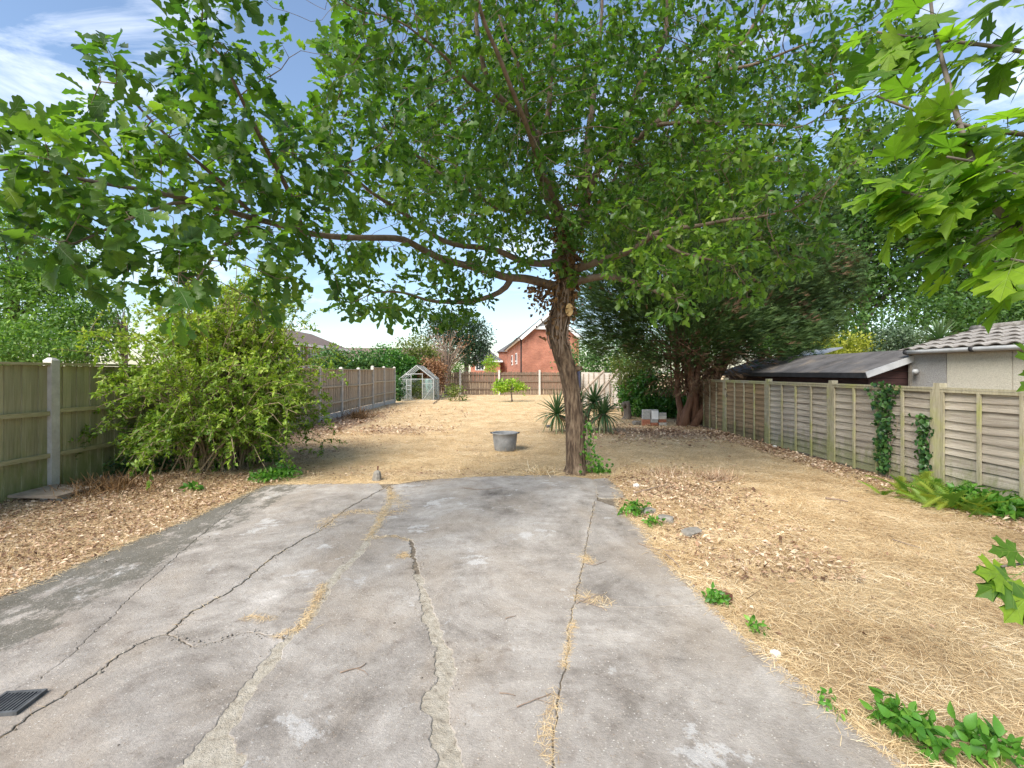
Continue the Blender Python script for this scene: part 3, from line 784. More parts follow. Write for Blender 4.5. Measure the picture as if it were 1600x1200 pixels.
# fallen leaves
def litter(n, y0, y1, x0, x1, fn, size):
    x, y = visible_xy(n, y0, y1, x0, x1)
    k = (rng.random(len(x)) < fn(x, y)) & ~in_drive(x, y, .12)
    x, y = x[k], y[k]; n = len(x)
    d = np.stack((rng.normal(size=n), rng.normal(size=n), rng.normal(0, .25, n)), 1)
    nr = np.stack((rng.normal(0, .45, n), rng.normal(0, .45, n), np.ones(n)), 1)
    z = gz(x, y) + rng.uniform(.003, .035, n)
    return scatter(DRY2[0], DRY2[1], np.stack((x, y, z), 1), d, nr, size * np.exp(np.clip(rng.normal(-.1, .33, n), -.9, .45)), np.clip(vnoise(x, y, 1.8, 9.) * .35 + rng.random(n), 0, 1))
lf = lambda x, y: np.clip(.10 + soil_f(x, y) * 1.1, 0, 1)
parts = [litter(30000, 3.0, 7.2, -6.05, -3.35, lambda x, y: np.clip(.15 + soil_f(x, y) * .8, 0, 1), .036),
         litter(34000, 6.7, 13, -6.05, 2.6, lambda x, y: np.clip(soil_f(x, y) * 1.1 - .08, 0, 1) * np.where(x > -2.4, .3, .7), .04),
         litter(14000, 3.6, 8.2, 1.15, 3.3, lambda x, y: np.clip(soil_f(x, y) * 1.1, 0, 1), .044),
         litter(8000, 4, 13, 5.0, 5.66, lambda x, y: np.full(len(x), .5), .055),
         litter(7000, 10, 16, 1.5, 5.6, lf, .07),
         litter(3000, 1.8, 9, 1.3, 5.6, lambda x, y: np.full(len(x), .10), .045),
         litter(5000, 12, 22, -6.0, -1.5, lf, .08)]
v, f, r = joinarr(parts)
o = link('leaf_litter', np_mesh('leaf_litter', v, f, r), M['litter'])
tag(o, 'brown fallen leaves lying along the fence and shrub', 'leaf litter', None, 'stuff')

# rooted tufts in the lawn and sticks among the fallen leaves
def tufts(n, y0, y1, x0, x1, per, ln):
    x, y = visible_xy(n, y0, y1, x0, x1); k = ~in_drive(x, y, -.05) & (rng.random(len(x)) < smooth(vnoise(x, y, 1.1, 21.), -.15, .4)); x, y = x[k], y[k]
    X = np.repeat(x, per) + rng.normal(0, .025, len(x) * per); Y = np.repeat(y, per) + rng.normal(0, .025, len(x) * per); m_ = len(X)
    a = rng.uniform(0, 6.283, m_); e = rng.uniform(.2, 1.3, m_); d = np.stack((np.cos(a) * np.cos(e), np.sin(a) * np.cos(e), np.sin(e)), 1); L_ = ln * rng.uniform(.5, 1.4, m_)
    P_ = np.stack((X, Y, gz(X, Y)), 1) + d * (L_ * .48)[:, None]
    return scatter(STRAW1[0] * np.array((1, 1.2, 1)), STRAW1[1], P_, d, rand_unit(m_), L_, np.clip(np.repeat(rng.random(len(x)), per) * .6 + rng.random(m_) * .4, 0, 1))
v, f, r = joinarr([tufts(1500, 1.8, 6, 1.3, 5.6, 12, .06), tufts(2600, 6, 13, -5.5, 5.6, 10, .08), tufts(1600, 13, 30, -5.8, 5.4, 8, .13), tufts(700, 3, 7, -6, -3.5, 12, .08)])
o = link('dry_tufts', np_mesh('dry_tufts', v, f, r), M['straw']); tag(o, 'short dry rooted tufts standing in the parched lawn', 'dry grass', None, 'stuff')
xs_, ys_2 = visible_xy(5200, 3.0, 12, -6.05, 5.6); k = (rng.random(len(xs_)) < soil_f(xs_, ys_2) * 1.1 + .04) & ~in_drive(xs_, ys_2, 0); xs_, ys_2 = xs_[k], ys_2[k]
v, f, r = straw_obj('k', (xs_, ys_2), .16, '', .04, rn=rng.random(len(xs_)) * .9)
o = link('twig_litter', np_mesh('twig_litter', v, f, r), M['deadleaf']); tag(o, 'thin brown stalks scattered among the fallen leaves', 'stalks', None, 'stuff')

# straw caught in the joints of the concrete
parts = []
def joint_straw(pts, n, spread, ln=.045, lo=0, hi=1):
    p = np.array(pts); seg = np.linalg.norm(np.diff(p, axis=0), axis=1); c = np.concatenate(([0], np.cumsum(seg)))
    s = rng.uniform(lo, hi, n) * c[-1]
    x = np.interp(s, c, p[:, 0]) + rng.normal(0, spread, n); y = np.interp(s, c, p[:, 1]) + rng.normal(0, spread, n)
    parts.append(straw_obj('j', (x, y), ln, '', .03, rn=np.clip(rng.normal(.45, .25, n), 0, 1)))
mid3 = [tuple((np.array(a) + np.array(b)) / 2) for a, b in zip(J3l[:10], J3r[:10])]
joint_straw(mid3, 900, .03, .07, 0, .55)
joint_straw(poly_pts([(612, 770), (635, 800), (600, 806), (555, 800), (520, 812), (500, 828)]), 700, .05, .08)
joint_straw(poly_pts([(505, 915), (492, 950), (470, 985), (430, 1000)]), 500, .02, .06)
joint_straw(poly_pts([(425, 972), (395, 968), (380, 970)]), 110, .02, .06)
joint_straw(J1[:6], 260, .012, .05)
joint_straw(poly_pts([(895, 975), (888, 1010), (880, 1050)]), 260, .012, .05)
joint_straw(poly_pts([(868, 1090), (860, 1130), (852, 1165), (862, 1200)]), 260, .022, .05)
joint_straw(poly_pts([(632, 868), (628, 874), (638, 872)]), 190, .025, .06)
joint_straw(poly_pts([(912, 872), (918, 880), (925, 882)]), 190, .028, .06)
joint_straw(poly_pts([(905, 935), (930, 942), (950, 945)]), 160, .035, .08)
joint_straw(poly_pts([(640, 848), (612, 840), (585, 845)]), 170, .018, .05)
joint_straw(J4, 260, .012, .045)
joint_straw([(-3.5, 6.75), (-1.5, 6.85), (-.5, 7.3), (1.3, 7.3)], 1500, .09, .08)
joint_straw(RIGHT, 2600, .045, .07)
joint_straw(LEFT, 1700, .06, .07)
v, f, r = joinarr(parts)
o = link('joint_debris', np_mesh('joint_debris', v, f, r), M['straw'])
tag(o, 'dry straw caught in the joints of the concrete', 'dry grass', None, 'stuff')

# grit and pebbles on the joints and edges
oct_v = np.array([(1, 0, 0), (-1, 0, 0), (0, 1, 0), (0, -1, 0), (0, 0, .7), (0, 0, -.7)], float)
oct_f = np.array([(0, 2, 4), (2, 1, 4), (1, 3, 4), (3, 0, 4), (2, 0, 5), (1, 2, 5), (3, 1, 5), (0, 3, 5)])
pts = []
for P, n, sp in ((J2l, 260, .03), (J2r, 260, .03), (J3l, 300, .03), (J4, 240, .025), (J7, 160, .05), (J1, 160, .01), (LEFT, 300, .2), (RIGHT, 300, .05), (J5, 200, .03)):
    p = np.array(P); s = np.linalg.norm(np.diff(p, axis=0), axis=1); c = np.concatenate(([0], np.cumsum(s))); u = rng.random(n) * c[-1]
    pts.append(np.stack((np.interp(u, c, p[:, 0]) + rng.normal(0, sp, n), np.interp(u, c, p[:, 1]) + rng.normal(0, sp, n)), 1))
ux, uy = visible_xy(260, 1.8, 7.2, -3.6, 1.5); pts.append(np.stack((ux, uy), 1))
g = np.concatenate(pts); onslab = in_slab(g[:, 0], g[:, 1])
zz = np.where(onslab, .018, np.where(in_drive(g[:, 0], g[:, 1]), .004, gz(g[:, 0], g[:, 1])))
sz = .0035 * np.exp(rng.normal(0, .45, len(g)))
v, f, r = scatter(oct_v, oct_f, np.column_stack((g, zz)), rand_unit(len(g)), rand_unit(len(g)), sz, rng.random(len(g)))
M['grit'] = leafmat('grit', [(0, (.12, .10, .08)), (.5, (.26, .23, .19)), (1, (.42, .39, .35))], 0, .9)
o = link('grit', np_mesh('grit', v, f, r), M['grit'])
tag(o, 'fine grit and chippings scattered on the concrete', 'grit', None, 'stuff')

# ------------------------------------------------------------------ fences
def plank_mesh(name, L, w, t, taper=.4, wave=0.0, axis='z', seed=0):
    """a board along z (or x) with a wedge section and an uneven edge: origin at its lower corner centre"""
    n = 7 if wave else 2
    vs = []
    for i in range(n):
        s = i / (n - 1) * L
        e0 = wave * mnoise.noise((s * 2.1, seed * 3.3, 0)); e1 = .4 * wave * mnoise.noise((s * 2.7, seed * 5.1, 4))
        for a, b in ((-w / 2 + e0, -t / 2), (w / 2 + e1, -t / 2 * taper), (w / 2 + e1, t / 2 * taper), (-w / 2 + e0, t / 2)):
            vs.append((a, b, s) if axis == 'z' else (s, b, a))
    fs = [(0, 1, 2, 3), tuple((n - 1) * 4 + k for k in (3, 2, 1, 0))]
    for i in range(n - 1):
        for k in range(4): fs.append((i * 4 + k, (i + 1) * 4 + k, (i + 1) * 4 + (k + 1) % 4, i * 4 + (k + 1) % 4))
    m = MB(); m.add(vs, fs)
    me = m.mesh(name); bm = bmesh.new(); bm.from_mesh(me); bmesh.ops.recalc_face_normals(bm, faces=bm.faces); bm.to_mesh(me); bm.free()
    return me

def place(name, me, parent, loc, rot=(0, 0, 0)):
    o = bpy.data.objects.new(name, me); col.objects.link(o)
    o.location = loc; o.rotation_euler = rot
    o.parent = parent; o.matrix_parent_inverse = wmat(parent).inverted()
    return o

# left: vertical boards between concrete posts; the post line is x = -6.1
LX = -6.1
lposts = [2.3, 4.3, 6.29, 8.4, 10.6, 12.8, 14.99, 16.95, 18.86, 20.76, 22.6, 24.6]
fl = empty('board_fence', (LX, 2.3, 0), 'green stained vertical board fence with white concrete posts behind the shrub', 'fence')
def post_mesh(h, w, d):
    m = MB(); z0 = -.12
    m.box((0, 0, (h + z0) / 2), (w, d, h - z0))
    b = len(m.v)
    c = .03
    m.add([(-w / 2, -d / 2, h + .0005), (w / 2, -d / 2, h + .0005), (w / 2, d / 2, h + .0005), (-w / 2, d / 2, h + .0005), (-w / 2 + c, -d / 2 + c, h + .035), (w / 2 - c, -d / 2 + c, h + .035), (w / 2 - c, d / 2 - c, h + .035), (-w / 2 + c, d / 2 - c, h + .035)],
          [(0, 1, 5, 4), (1, 2, 6, 5), (2, 3, 7, 6), (3, 0, 4, 7), (4, 5, 6, 7)])
    return m.mesh('concrete_post')
pm_lo, pm_hi = post_mesh(1.76, .115, .115), post_mesh(1.86, .115, .115)
for me in (pm_lo, pm_hi): me.materials.append(M['conc_post'])
boards = {}
for key, mat in (('woodgreen', M['woodgreen']), ('woodgrey', M['woodgrey'])):
    boards[key] = []
    for k in range(4):
        me = plank_mesh('board', 1.0, .118, .018, .45, .004, 'z', k); me.materials.append(mat); boards[key].append(me)
for i, y in enumerate(lposts):
    place('concrete_post', pm_hi if y > 20 else pm_lo, fl, (LX, y, 0))
for i, (y0, y1) in enumerate(zip(lposts[:-1], lposts[1:])):
    far = y0 > 14; tall = 1.80 if y0 > 20 else 1.70
    key = 'woodgrey' if y0 > 10 else 'woodgreen'
    rail = M['railpale'] if far else M['railgreen']
    z0 = .22 if far else .03
    a, b = y0 + .062, y1 - .062
    n = max(8, int(round((b - a) / .105)))
    st = (b - a) / n
    for k in range(n):
        o = place('board', boards[key][(k * 7 + i) % 4], fl, (LX - .012 + (.006 if k % 2 else -.003), a + (k + .5) * st, z0 + rng.uniform(-.006, .006)), (0, rng.normal(0, .002), R_(90) + rng.normal(0, .02)))
        o.scale = (st / .105, 1, tall - z0 - .01)
    for zr in ((tall * .635, tall * .30) if not far else (tall * .655, tall * .33)):
        m = MB(); m.beam((LX + .022, a, zr + rng.uniform(-.02, .02)), (LX + .022, b, zr + rng.uniform(-.02, .02)), .045, .055); m.build('rail', rail, fl)
    m = MB(); m.beam((LX + .008, a, tall + .012), (LX + .008, b, tall + .012), .085, .032); m.build('capping', rail, fl)
    if far:
        m = MB(); m.beam((LX, a, .10), (LX, b, .10), .045, .22); m.build('gravel_board', M['conc_post'], fl)

# right: overlapping horizontal lap panels, x = 5.68
RX = 5.68
fr = empty('lap_panel_fence', (RX, 2.1, 0), 'weathered horizontal lap panel fence with timber battens beside the shed and garage', 'fence')
rposts = [2.1, 4.2, 6.3, 8.4, 10.5, 12.6, 14.5]
FH = 1.38
for y in rposts:
    m = MB(); m.box((RX, y, .66 + .04), (.10, .10, 1.52)); m.build('post', M['lichenpost'], fr)
lap = {}
for key in ('waney', 'waney_brown', 'waney_pale'):
    lap[key] = []
    for k in range(6):
        me = plank_mesh('lap_board', 1.0, .155, .018, .35, .032, 'x', k); me.materials.append(M[key]); lap[key].append(me)
for i, (y0, y1) in enumerate(zip(rposts[:-1], rposts[1:])):
    a, b = y0 + .052, y1 - .052
    key = 'waney_brown' if y0 > 10 else 'waney'
    rows = 11; dz = (FH - .06) / rows
    for k in range(rows):
        o = place('lap_board', lap[key][(k * 5 + i * 2) % 6], fr, (RX - .004 + .0, a, .05 + (k + .5) * dz), (R_(0), 0, R_(90)))
        o.rotation_euler = (R_(7.5), rng.normal(0, .004), R_(90)); o.scale = (b - a, 1, 1)
    nb = 5
    for k in range(nb):
        yy = a + .025 + (b - a - .05) * k / (nb - 1)
        m = MB(); m.box((RX - .037, yy, FH / 2 + .005), (.024, .042, FH - .03)); m.build('batten', M['lichenpost'], fr)
    m = MB(); m.beam((RX - .012, a, FH + .012), (RX - .012, b, FH + .012), .085, .026); m.build('capping', M['lichenpost'], fr)
    m = MB(); m.beam((RX - .036, a, FH - .022), (RX - .036, b, FH - .022), .028, .035); m.build('top_rail', M['lichenpost'], fr)

# far fence
BY = 34.0
fb = empty('old_board_fence', (0, BY, 0), 'old brown vertical board fence at the far end of the lawn', 'fence')
bp = [-12.2, -9.4, -6.55, -3.7, -.92, 1.97, 4.8, 7.6]
for x in bp:
    m = MB(); m.box((x, BY - .06, .87), (.13, .13, 1.82)); m.build('concrete_post', M['conc_post'], fb)
for i, (a, b) in enumerate(zip(bp[:-1], bp[1:])):
    m = MB(); x = a + .07
    while x < b - .1:
        h = 1.62 + rng.normal(0, .025); w = rng.uniform(.09, .13)
        lean = rng.normal(0, .012) + (.06 if 1 <= i <= 2 else 0) * .5
        m.box((x + w / 2, BY + .015 + rng.uniform(-.006, .006), h / 2), (w - .012, .018, h), Matrix.Rotation(lean, 3, 'Y'))
        x += w
    o = m.build('board_run', M['oldfence'], fb); o['kind'] = 'stuff'
    for zr in (1.45, .95, .42):
        s = -.22 if i == 2 and zr > .5 else 0
        m = MB(); m.beam((a + .06, BY - .03, zr + s * .3), (b - .06, BY - .03, zr + s), .05, .07); m.build('rail', M['oldfence'], fb)

# leaning lap panels in the far right corner, with timber props
fc = empty('leaning_lap_fence', (4.2, 20.6, 0), 'pale grey lap fence panels sagging behind timber props', 'fence')
for pi, (xa, xb, ya, yb_, tilt) in enumerate(((3.1, 4.35, 21.2, 20.9, .04), (4.38, 5.75, 20.9, 20.3, .09))):
    ux = Vector((xb - xa, yb_ - ya, 0)); W = ux.length; ux.normalize(); rz = math.atan2(ux.y, ux.x)
    for k in range(11):
        o = place('lap_board', lap['waney_pale'][(k * 5 + pi) % 6], fc, (xa, ya + tilt * k * .14, .08 + (k + .5) * .138 - .0), (R_(4), tilt * .4, rz))
        o.scale = (W, 1, 1)
    for k in range(6):
        p = Vector((xa, ya, 0)) + ux * (.03 + (W - .06) * k / 5) + Vector((0, -.04, 0))
        q = p + Vector((tilt * (1.5 - k * .5), tilt * 1.5, 1.58 - abs(k - 2.5) * tilt * .4))
        m = MB(); m.beam(p + Vector((0, 0, .05)), q, .04, .03); m.build('batten', M['timber'], fc)
for (p, q, lab) in ((wp(966, 577, 19.6), wp(934, 618, 19.0), 'long timber prop leaning against the sagging fence panels'),
                    (wp(943, 580, 20.4), wp(905, 618, 19.8), 'shorter timber prop leaning beside the spiky plant'),
                    (wp(992, 598, 19.3), wp(957, 640, 19.6), 'low slanting timber prop beside the tree stump')):
    q = np.array(q); d = q - p; t = (0.02 - p[2]) / d[2]; q = p + d * t
    m = MB(); m.beam(p, q, .13, .07); o = m.build('timber_prop', M['timber']); tag(o, lab, 'timber', 'timber props')
m = MB(); m.box((2.42, 20.8, .8), (.16, .12, 1.62)); o = m.build('gate_post', M['timber']); tag(o, 'stout timber post standing beyond the oak trunk', 'post')
# cloth hung over a broken post
m = MB()
for i in range(9):
    for j in range(7):
        u, t = i / 8, j / 6
        m.v.append((2.66 + .32 * u, 20.8 + .05 * math.sin(u * 9 + t * 2) - .1 * math.sin(t * 3), 1.66 - .75 * t + .06 * math.sin(u * math.pi) - .1 * u * t))
for i in range(8):
    for j in range(6): a = i * 7 + j; m.f.append((a, a + 1, a + 8, a + 7))
o = m.build('hanging_cloth', M['tarp'], None, True); tag(o, 'dark blue cloth hung over a post', 'cloth')
md = o.modifiers.new('thickness', 'SOLIDIFY'); md.thickness = .03
m = MB(); m.box((2.82, 20.87, .8), (.1, .08, 1.6)); o = m.build('stub_post', M['timber']); tag(o, 'thin timber post under the dark blue cloth', 'post')

# ------------------------------------------------------------------ trees: generic pieces
def lobes_3d(lobes):
    """lobes given as picture position, distance, radii in picture units and depth -> ellipsoids in metres"""
    out = []
    for px, py, y, rx, ry, rd in lobes:
        c = wp(px, py, y); out.append((c, np.array((rx / F * y, rd, ry / F * y))))
    return out

def sample_lobes(L, n, surf=0.0):
    vol = np.array([np.prod(r) ** .8 for c, r in L]); k = rng.choice(len(L), n, p=vol / vol.sum())
    d = rand_unit(n); rad = rng.random(n) ** (1 / 3)
    rad = np.where(rng.random(n) < surf, .8 + .2 * rad, rad)
    C = np.array([c for c, r in L])[k]; Rr = np.array([r for c, r in L])[k]
    return C + d * rad[:, None] * Rr, k, d * rad[:, None]

def crown(cl, per, spread, size, tmpl, up=.7, light=None, droop=0.0, center=None):
    """leaf clumps: per leaves round every clump centre"""
    n = len(cl) * per
    c = np.repeat(cl, per, 0)
    off = rng.normal(size=(n, 3)) * spread * np.array((1, 1, .62))
    p = c + off
    d = rng.normal(size=(n, 3)) + unit(off) * .9; d[:, 2] -= droop
    if center is not None: d += unit(p - center) * .7
    nr = rng.normal(size=(n, 3)) * .7; nr[:, 2] += up
    base = np.repeat(rng.random(len(cl)), per) * .45
    r = np.clip(base + rng.random(n) * .55, 0, 1)
    return scatter(tmpl[0], tmpl[1], p, d, nr, size * rng.uniform(.65, 1.3, n), r)

def trunk_and_limbs(base, top, cl, r0, mb, lean=(0, 0), nlimb=14, seg=7):
    base = np.array(base, float); top = np.array(top, float)
    t = np.linspace(0, 1, 9)[:, None]
    sp = base + (top - base) * t + np.array([(mnoise.noise((k * .7, base[0], 1)) * .12, mnoise.noise((k * .7, base[0], 8)) * .12, 0) for k in range(9)]) * np.linalg.norm(top - base) * .25 * t
    rad = r0 * (1 - t[:, 0] * .75); rad[0] *= 1.35
    mb.tube(sp, rad, 9)
    lim = []
    for q in cl[rng.permutation(len(cl))[:nlimb]]:
        s = rng.uniform(.45, .95); a = base + (top - base) * s
        i = s * 8; i0 = min(7, int(i)); a = sp[i0] + (sp[i0 + 1] - sp[i0]) * (i - i0)
        m_ = (a + q) / 2 + np.array((0, 0, .12 * np.linalg.norm(q - a))) + rng.normal(size=3) * .06 * np.linalg.norm(q - a)
        u = np.linspace(0, 1, seg)[:, None]
        cur = (1 - u) ** 2 * a + 2 * u * (1 - u) * m_ + u * u * q
        mb.tube(cur, r0 * .32 * (1 - u[:, 0] * .85), 5)

def tree(name, label, base, top, lobes, nclump, per, spread, size, mat, bark, cat='tree', group=None, r0=.2, nlimb=16, tmpl=LEAF2, surf=.55, up=.7):
    t = empty(name, tuple(base), label, cat, group)
    L = lobes_3d(lobes)
    cl, k, dd = sample_lobes(L, nclump, surf)
    cl[:, 2] = np.maximum(cl[:, 2], base[2] + .1)
    mb = MB(); trunk_and_limbs(base, top, cl, r0, mb, nlimb=nlimb)
    mb.build('trunk', bark, t, True)
    v, f, r = crown(cl, per, spread, size, tmpl, up)
    o = link('crown', np_mesh('crown', v, f, r), mat, t); o['kind'] = 'stuff'
    return t

def bush(name, label, base, lobes, nclump, per, spread, size, mat, stem, cat='bush', group=None, tmpl=LEAF2, nst=10, surf=.5, r0=.03):
    t = empty(name, tuple(base), label, cat, group)
    L = lobes_3d(lobes); cl, k, dd = sample_lobes(L, nclump, surf)
    cl[:, 2] = np.maximum(cl[:, 2], base[2] + .05)
    mb = MB()
    for q in cl[rng.permutation(len(cl))[:nst]]:
        u = np.linspace(0, 1, 6)[:, None]; b0 = np.array(base) + np.array((*rng.normal(0, .06, 2), -.03))
        m_ = np.array((b0[0] * .6 + q[0] * .4, b0[1] * .6 + q[1] * .4, b0[2] * .3 + q[2] * .7))
        mb.tube((1 - u) ** 2 * b0 + 2 * u * (1 - u) * m_ + u * u * q, r0 * (1 - u[:, 0] * .8), 5)
    mb.build('stem', stem, t, True)
    v, f, r = crown(cl, per, spread, size, tmpl, .5)
    o = link('foliage', np_mesh('foliage', v, f, r), mat, t); o['kind'] = 'stuff'
    return t

# ------------------------------------------------------------------ the oak
OB = np.array((*gp(901, 740), 0.0))
oak = empty('oak_tree', (OB[0], OB[1], 0), 'large leaning oak with a cut limb scar standing at the end of the concrete', 'tree')
OY = OB[1]
tr_px = [(900, 752, 46), (900, 740, 41), (900, 725, 36.5), (899, 700, 34.5), (898, 670, 34), (896, 640, 32), (893, 610, 31), (888, 580, 33), (879, 555, 34), (872, 530, 35), (871, 510, 35), (876, 490, 34), (881, 470, 31), (884, 445, 30), (886, 420, 27), (887, 395, 25), (884, 368, 23), (877, 345, 22)]
tp = np.array([wp(a, b, OY) for a, b, w in tr_px]); trd = np.array([w * .83 / F * OY / 2 for a, b, w in tr_px])
def resample(p, r, step):
    s = np.concatenate(([0], np.cumsum(np.linalg.norm(np.diff(p, axis=0), axis=1))))
    n = max(2, int(s[-1] / step) + 1); q = np.linspace(0, s[-1], n)
    # light smoothing with cubic-ish interpolation
    P = np.stack([np.interp(q, s, p[:, i]) for i in range(3)], 1); Rr = np.interp(q, s, r)
    for _ in range(2 if n > 6 else 0):
        P[1:-1] = (P[:-2] + 2 * P[1:-1] + P[2:]) / 4; Rr[1:-1] = (Rr[:-2] + 2 * Rr[1:-1] + Rr[2:]) / 4
    return P, Rr
TP, TR = resample(tp, trd, .022)
NS = 72
v, f = loft(TP, TR, NS)
nv = v.copy()
for i in range(len(TP)):
    for j in range(NS):
        k = i * NS + j; q = v[k]; d = (q - TP[i]) / TR[i]
        th = j / NS * 2 * math.pi
        s = i * .022
        # furrowed bark: ridges running up the stem, cut by cross cracks
        wv = mnoise.noise((math.cos(th) * 5.5, math.sin(th) * 5.5, s * 1.9))
        ridge = 1 - abs(mnoise.noise((math.cos(th) * 8 + wv, math.sin(th) * 8, s * 2.6 + wv))) * 2.2
        lump = mnoise.noise((math.cos(th) * 1.2, math.sin(th) * 1.2, s * 1.6 + 3)) * .018
        fine = mnoise.noise((q[0] * 60, q[1] * 60, q[2] * 22)) * .0035
        flare = max(0, .26 - s) * .42 * (1 + .8 * math.sin(th * 5 + 1)) * .55
        nv[k] = q + d * (ridge * .012 - .006 + lump * .7 + fine + flare)
tm = np_mesh('trunk', nv, f, smooth=True)
trunk_o = link('trunk', tm, M['bark'], oak)

# cut limb: short stub facing the camera with a pale end
m = MB(); c0 = wp(884, 486, OY - .05); c1 = wp(889.5, 484, OY - .235)
u = np.linspace(0, 1, 5)[:, None]
m.tube(c0 + (c1 - c0) * u, np.array((.135, .115, .1, .094, .088)), 14, False); stub = m.build('limb_stub', M['bark'], oak, True)
m = MB(); ax = Vector(c1 - c0).normalized(); e1 = ax.cross(Vector((0, 0, 1))).normalized(); e2 = e1.cross(ax)
m.v = [tuple(Vector(c1) + ax * .004)] + [tuple(Vector(c1) + ax * .002 + (e1 * math.cos(a) * .062 + e2 * math.sin(a) * .098)) for a in np.linspace(0, 2 * math.pi, 25)[:-1]]
m.f = [(0, 1 + (k + 1) % 24, 1 + k) for k in range(24)]
m.build('cut_face', M['cutwood'], stub)
m = MB()
for sgn, px, py, l in ((1, 906, 577, .16),):
    a = wp(px - 8, py, OY - .02); b = wp(px + 4, py - 2, OY - .06)
    m.tube([a, (a + b) / 2, b], [.05, .04, .028], 8)
m.build('broken_stub', M['bark'], oak, True)

# limbs traced on the photograph with their distances, (px, py, distance, radius m)
limbs = [
    [(884, 368, 7.6, .11), (877, 345, 7.55, .105), (865, 326, 7.5, .085), (848, 287, 7.35, .075), (837, 241, 7.2, .068), (839, 212, 7.1, .06), (824, 191, 6.9, .05), (804, 172, 6.7, .044), (763, 135, 6.4, .036), (745, 22, 6.1, .026), (735, -70, 5.9, .014)],
    [(839, 212, 7.1, .05), (854, 190, 7.0, .040), (864, 112, 6.9, .034), (866, 54, 6.8, .026), (872, -40, 6.7, .016)],
    [(848, 287, 7.35, .05), (836, 245, 7.0, .036), (819, 153, 6.5, .028), (808, 90, 6.2, .02), (774, 5, 6.0, .012)],
    [(804, 172, 6.7, .03), (760, 150, 6.1, .024), (700, 90, 5.5, .018), (640, 40, 5.1, .01)],
    [(886, 385, 7.65, .11), (905, 340, 7.8, .10), (918, 300, 7.9, .09), (920, 250, 8.0, .075), (920, 191, 8.0, .06), (932, 101, 8.0, .04), (940, 0, 8.0, .022), (945, -90, 8.0, .012)],
    [(918, 300, 7.9, .07), (945, 255, 7.7, .058), (970, 209, 7.4, .052), (988, 153, 7.2, .046), (1001, 124, 7.1, .040), (1037, 72, 6.9, .036), (1042, 0, 6.8, .026), (1046, -90, 6.8, .014)],
    [(945, 255, 7.7, .05), (1000, 214, 7.2, .045), (1056, 166, 6.8, .038), (1097, 126, 6.5, .032), (1157, 79, 6.1, .024), (1196, 0, 5.9, .015)],
    [(1097, 126, 6.5, .026), (1175, 101, 5.9, .02), (1250, 70, 5.5, .011)],
    [(1020, 198, 7.0, .03), (1080, 190, 6.6, .026), (1140, 193, 6.2, .02), (1240, 200, 5.6, .01)],
    [(886, 440, 7.55, .09), (909, 439, 7.4, .06), (953, 433, 7.1, .045), (1002, 441, 6.8, .036), (1027, 455, 6.6, .028), (1060, 470, 6.3, .014)],
    [(887, 420, 7.55, .09), (928, 411, 7.3, .055), (997, 386, 6.9, .044), (1016, 364, 6.7, .038), (1057, 359, 6.4, .03), (1130, 345, 6.0, .022), (1220, 330, 5.6, .012)],
    [(1016, 364, 6.7, .03), (1060, 395, 6.4, .022), (1130, 410, 6.1, .014)],
    [(886, 450, 7.6, .10), (862, 447, 7.5, .075), (835, 437, 7.3, .066), (810, 433, 7.1, .06), (790, 436, 6.95, .056), (755, 420, 6.7, .05), (700, 408, 6.3, .045), (650, 385, 5.9, .040), (625, 370, 5.6, .038), (550, 375, 5.1, .033), (480, 365, 4.6, .028), (410, 345, 4.0, .024), (300, 315, 3.4, .018), (150, 285, 2.9, .012), (50, 265, 2.7, .007)],
    [(796, 440, 7.0, .05), (785, 455, 6.9, .040), (755, 466, 6.7, .036), (716, 474, 6.5, .028), (680, 472, 6.3, .022), (630, 455, 5.9, .014), (580, 460, 5.4, .009)],
    [(886, 400, 7.55, .08), (850, 412, 7.3, .055), (810, 406, 7.1, .048), (755, 386, 6.7, .040), (700, 378, 6.3, .034), (640, 340, 5.8, .026), (580, 300, 5.2, .018), (520, 250, 4.7, .01)],
    [(880, 350, 7.55, .06), (837, 331, 7.2, .040), (790, 331, 6.8, .034), (747, 307, 6.4, .026), (680, 270, 5.8, .018), (620, 220, 5.3, .01)],
    [(480, 365, 4.6, .024), (450, 295, 4.2, .021), (420, 235, 3.8, .018), (385, 170, 3.55, .014), (345, 90, 3.35, .009)],
    [(410, 345, 4.0, .018), (330, 270, 3.6, .014), (250, 210, 3.3, .010), (180, 130, 3.15, .006)],
    [(410, 345, 4.0, .016), (350, 390, 3.5, .012), (310, 440, 3.1, .008)],
    [(300, 315, 3.4, .013), (210, 340, 3.05, .010), (120, 380, 2.8, .007)],
    [(900, 360, 7.7, .07), (930, 330, 8.3, .05), (960, 280, 8.9, .035), (990, 200, 9.4, .02)],
    [(890, 350, 7.7, .06), (860, 300, 8.3, .045), (820, 230, 8.9, .03), (790, 150, 9.3, .018)],
    [(880, 340, 7.6, .05), (850, 270, 6.6, .035), (790, 120, 5.2, .025), (700, -120, 4.2, .014)],
]
nodes, parent, nrad = [], [], []
for L in limbs:
    p = np.array([wp(a, b, y) for a, b, y, r in L]); rr = np.array([q[3] for q in L])
    P, Rr = resample(p, rr, .13)
    # sinuous oak limbs
    for i in range(1, len(P)):
        P[i] += np.array([mnoise.noise((P[i][0] * 1.6, P[i][1] * 1.6, P[i][2] * 1.6 + s)) for s in (0, 7, 15)]) * .05
    if nodes:
        k = int(np.argmin(np.linalg.norm(np.array(nodes) - P[0], axis=1)))
        if len(nodes) > 3 and np.linalg.norm(np.array(nodes[k]) - P[0]) > .35: k = -1
    else: k = -1
    for i in range(len(P)):
        nodes.append(P[i]); nrad.append(Rr[i]); parent.append(k); k = len(nodes) - 1

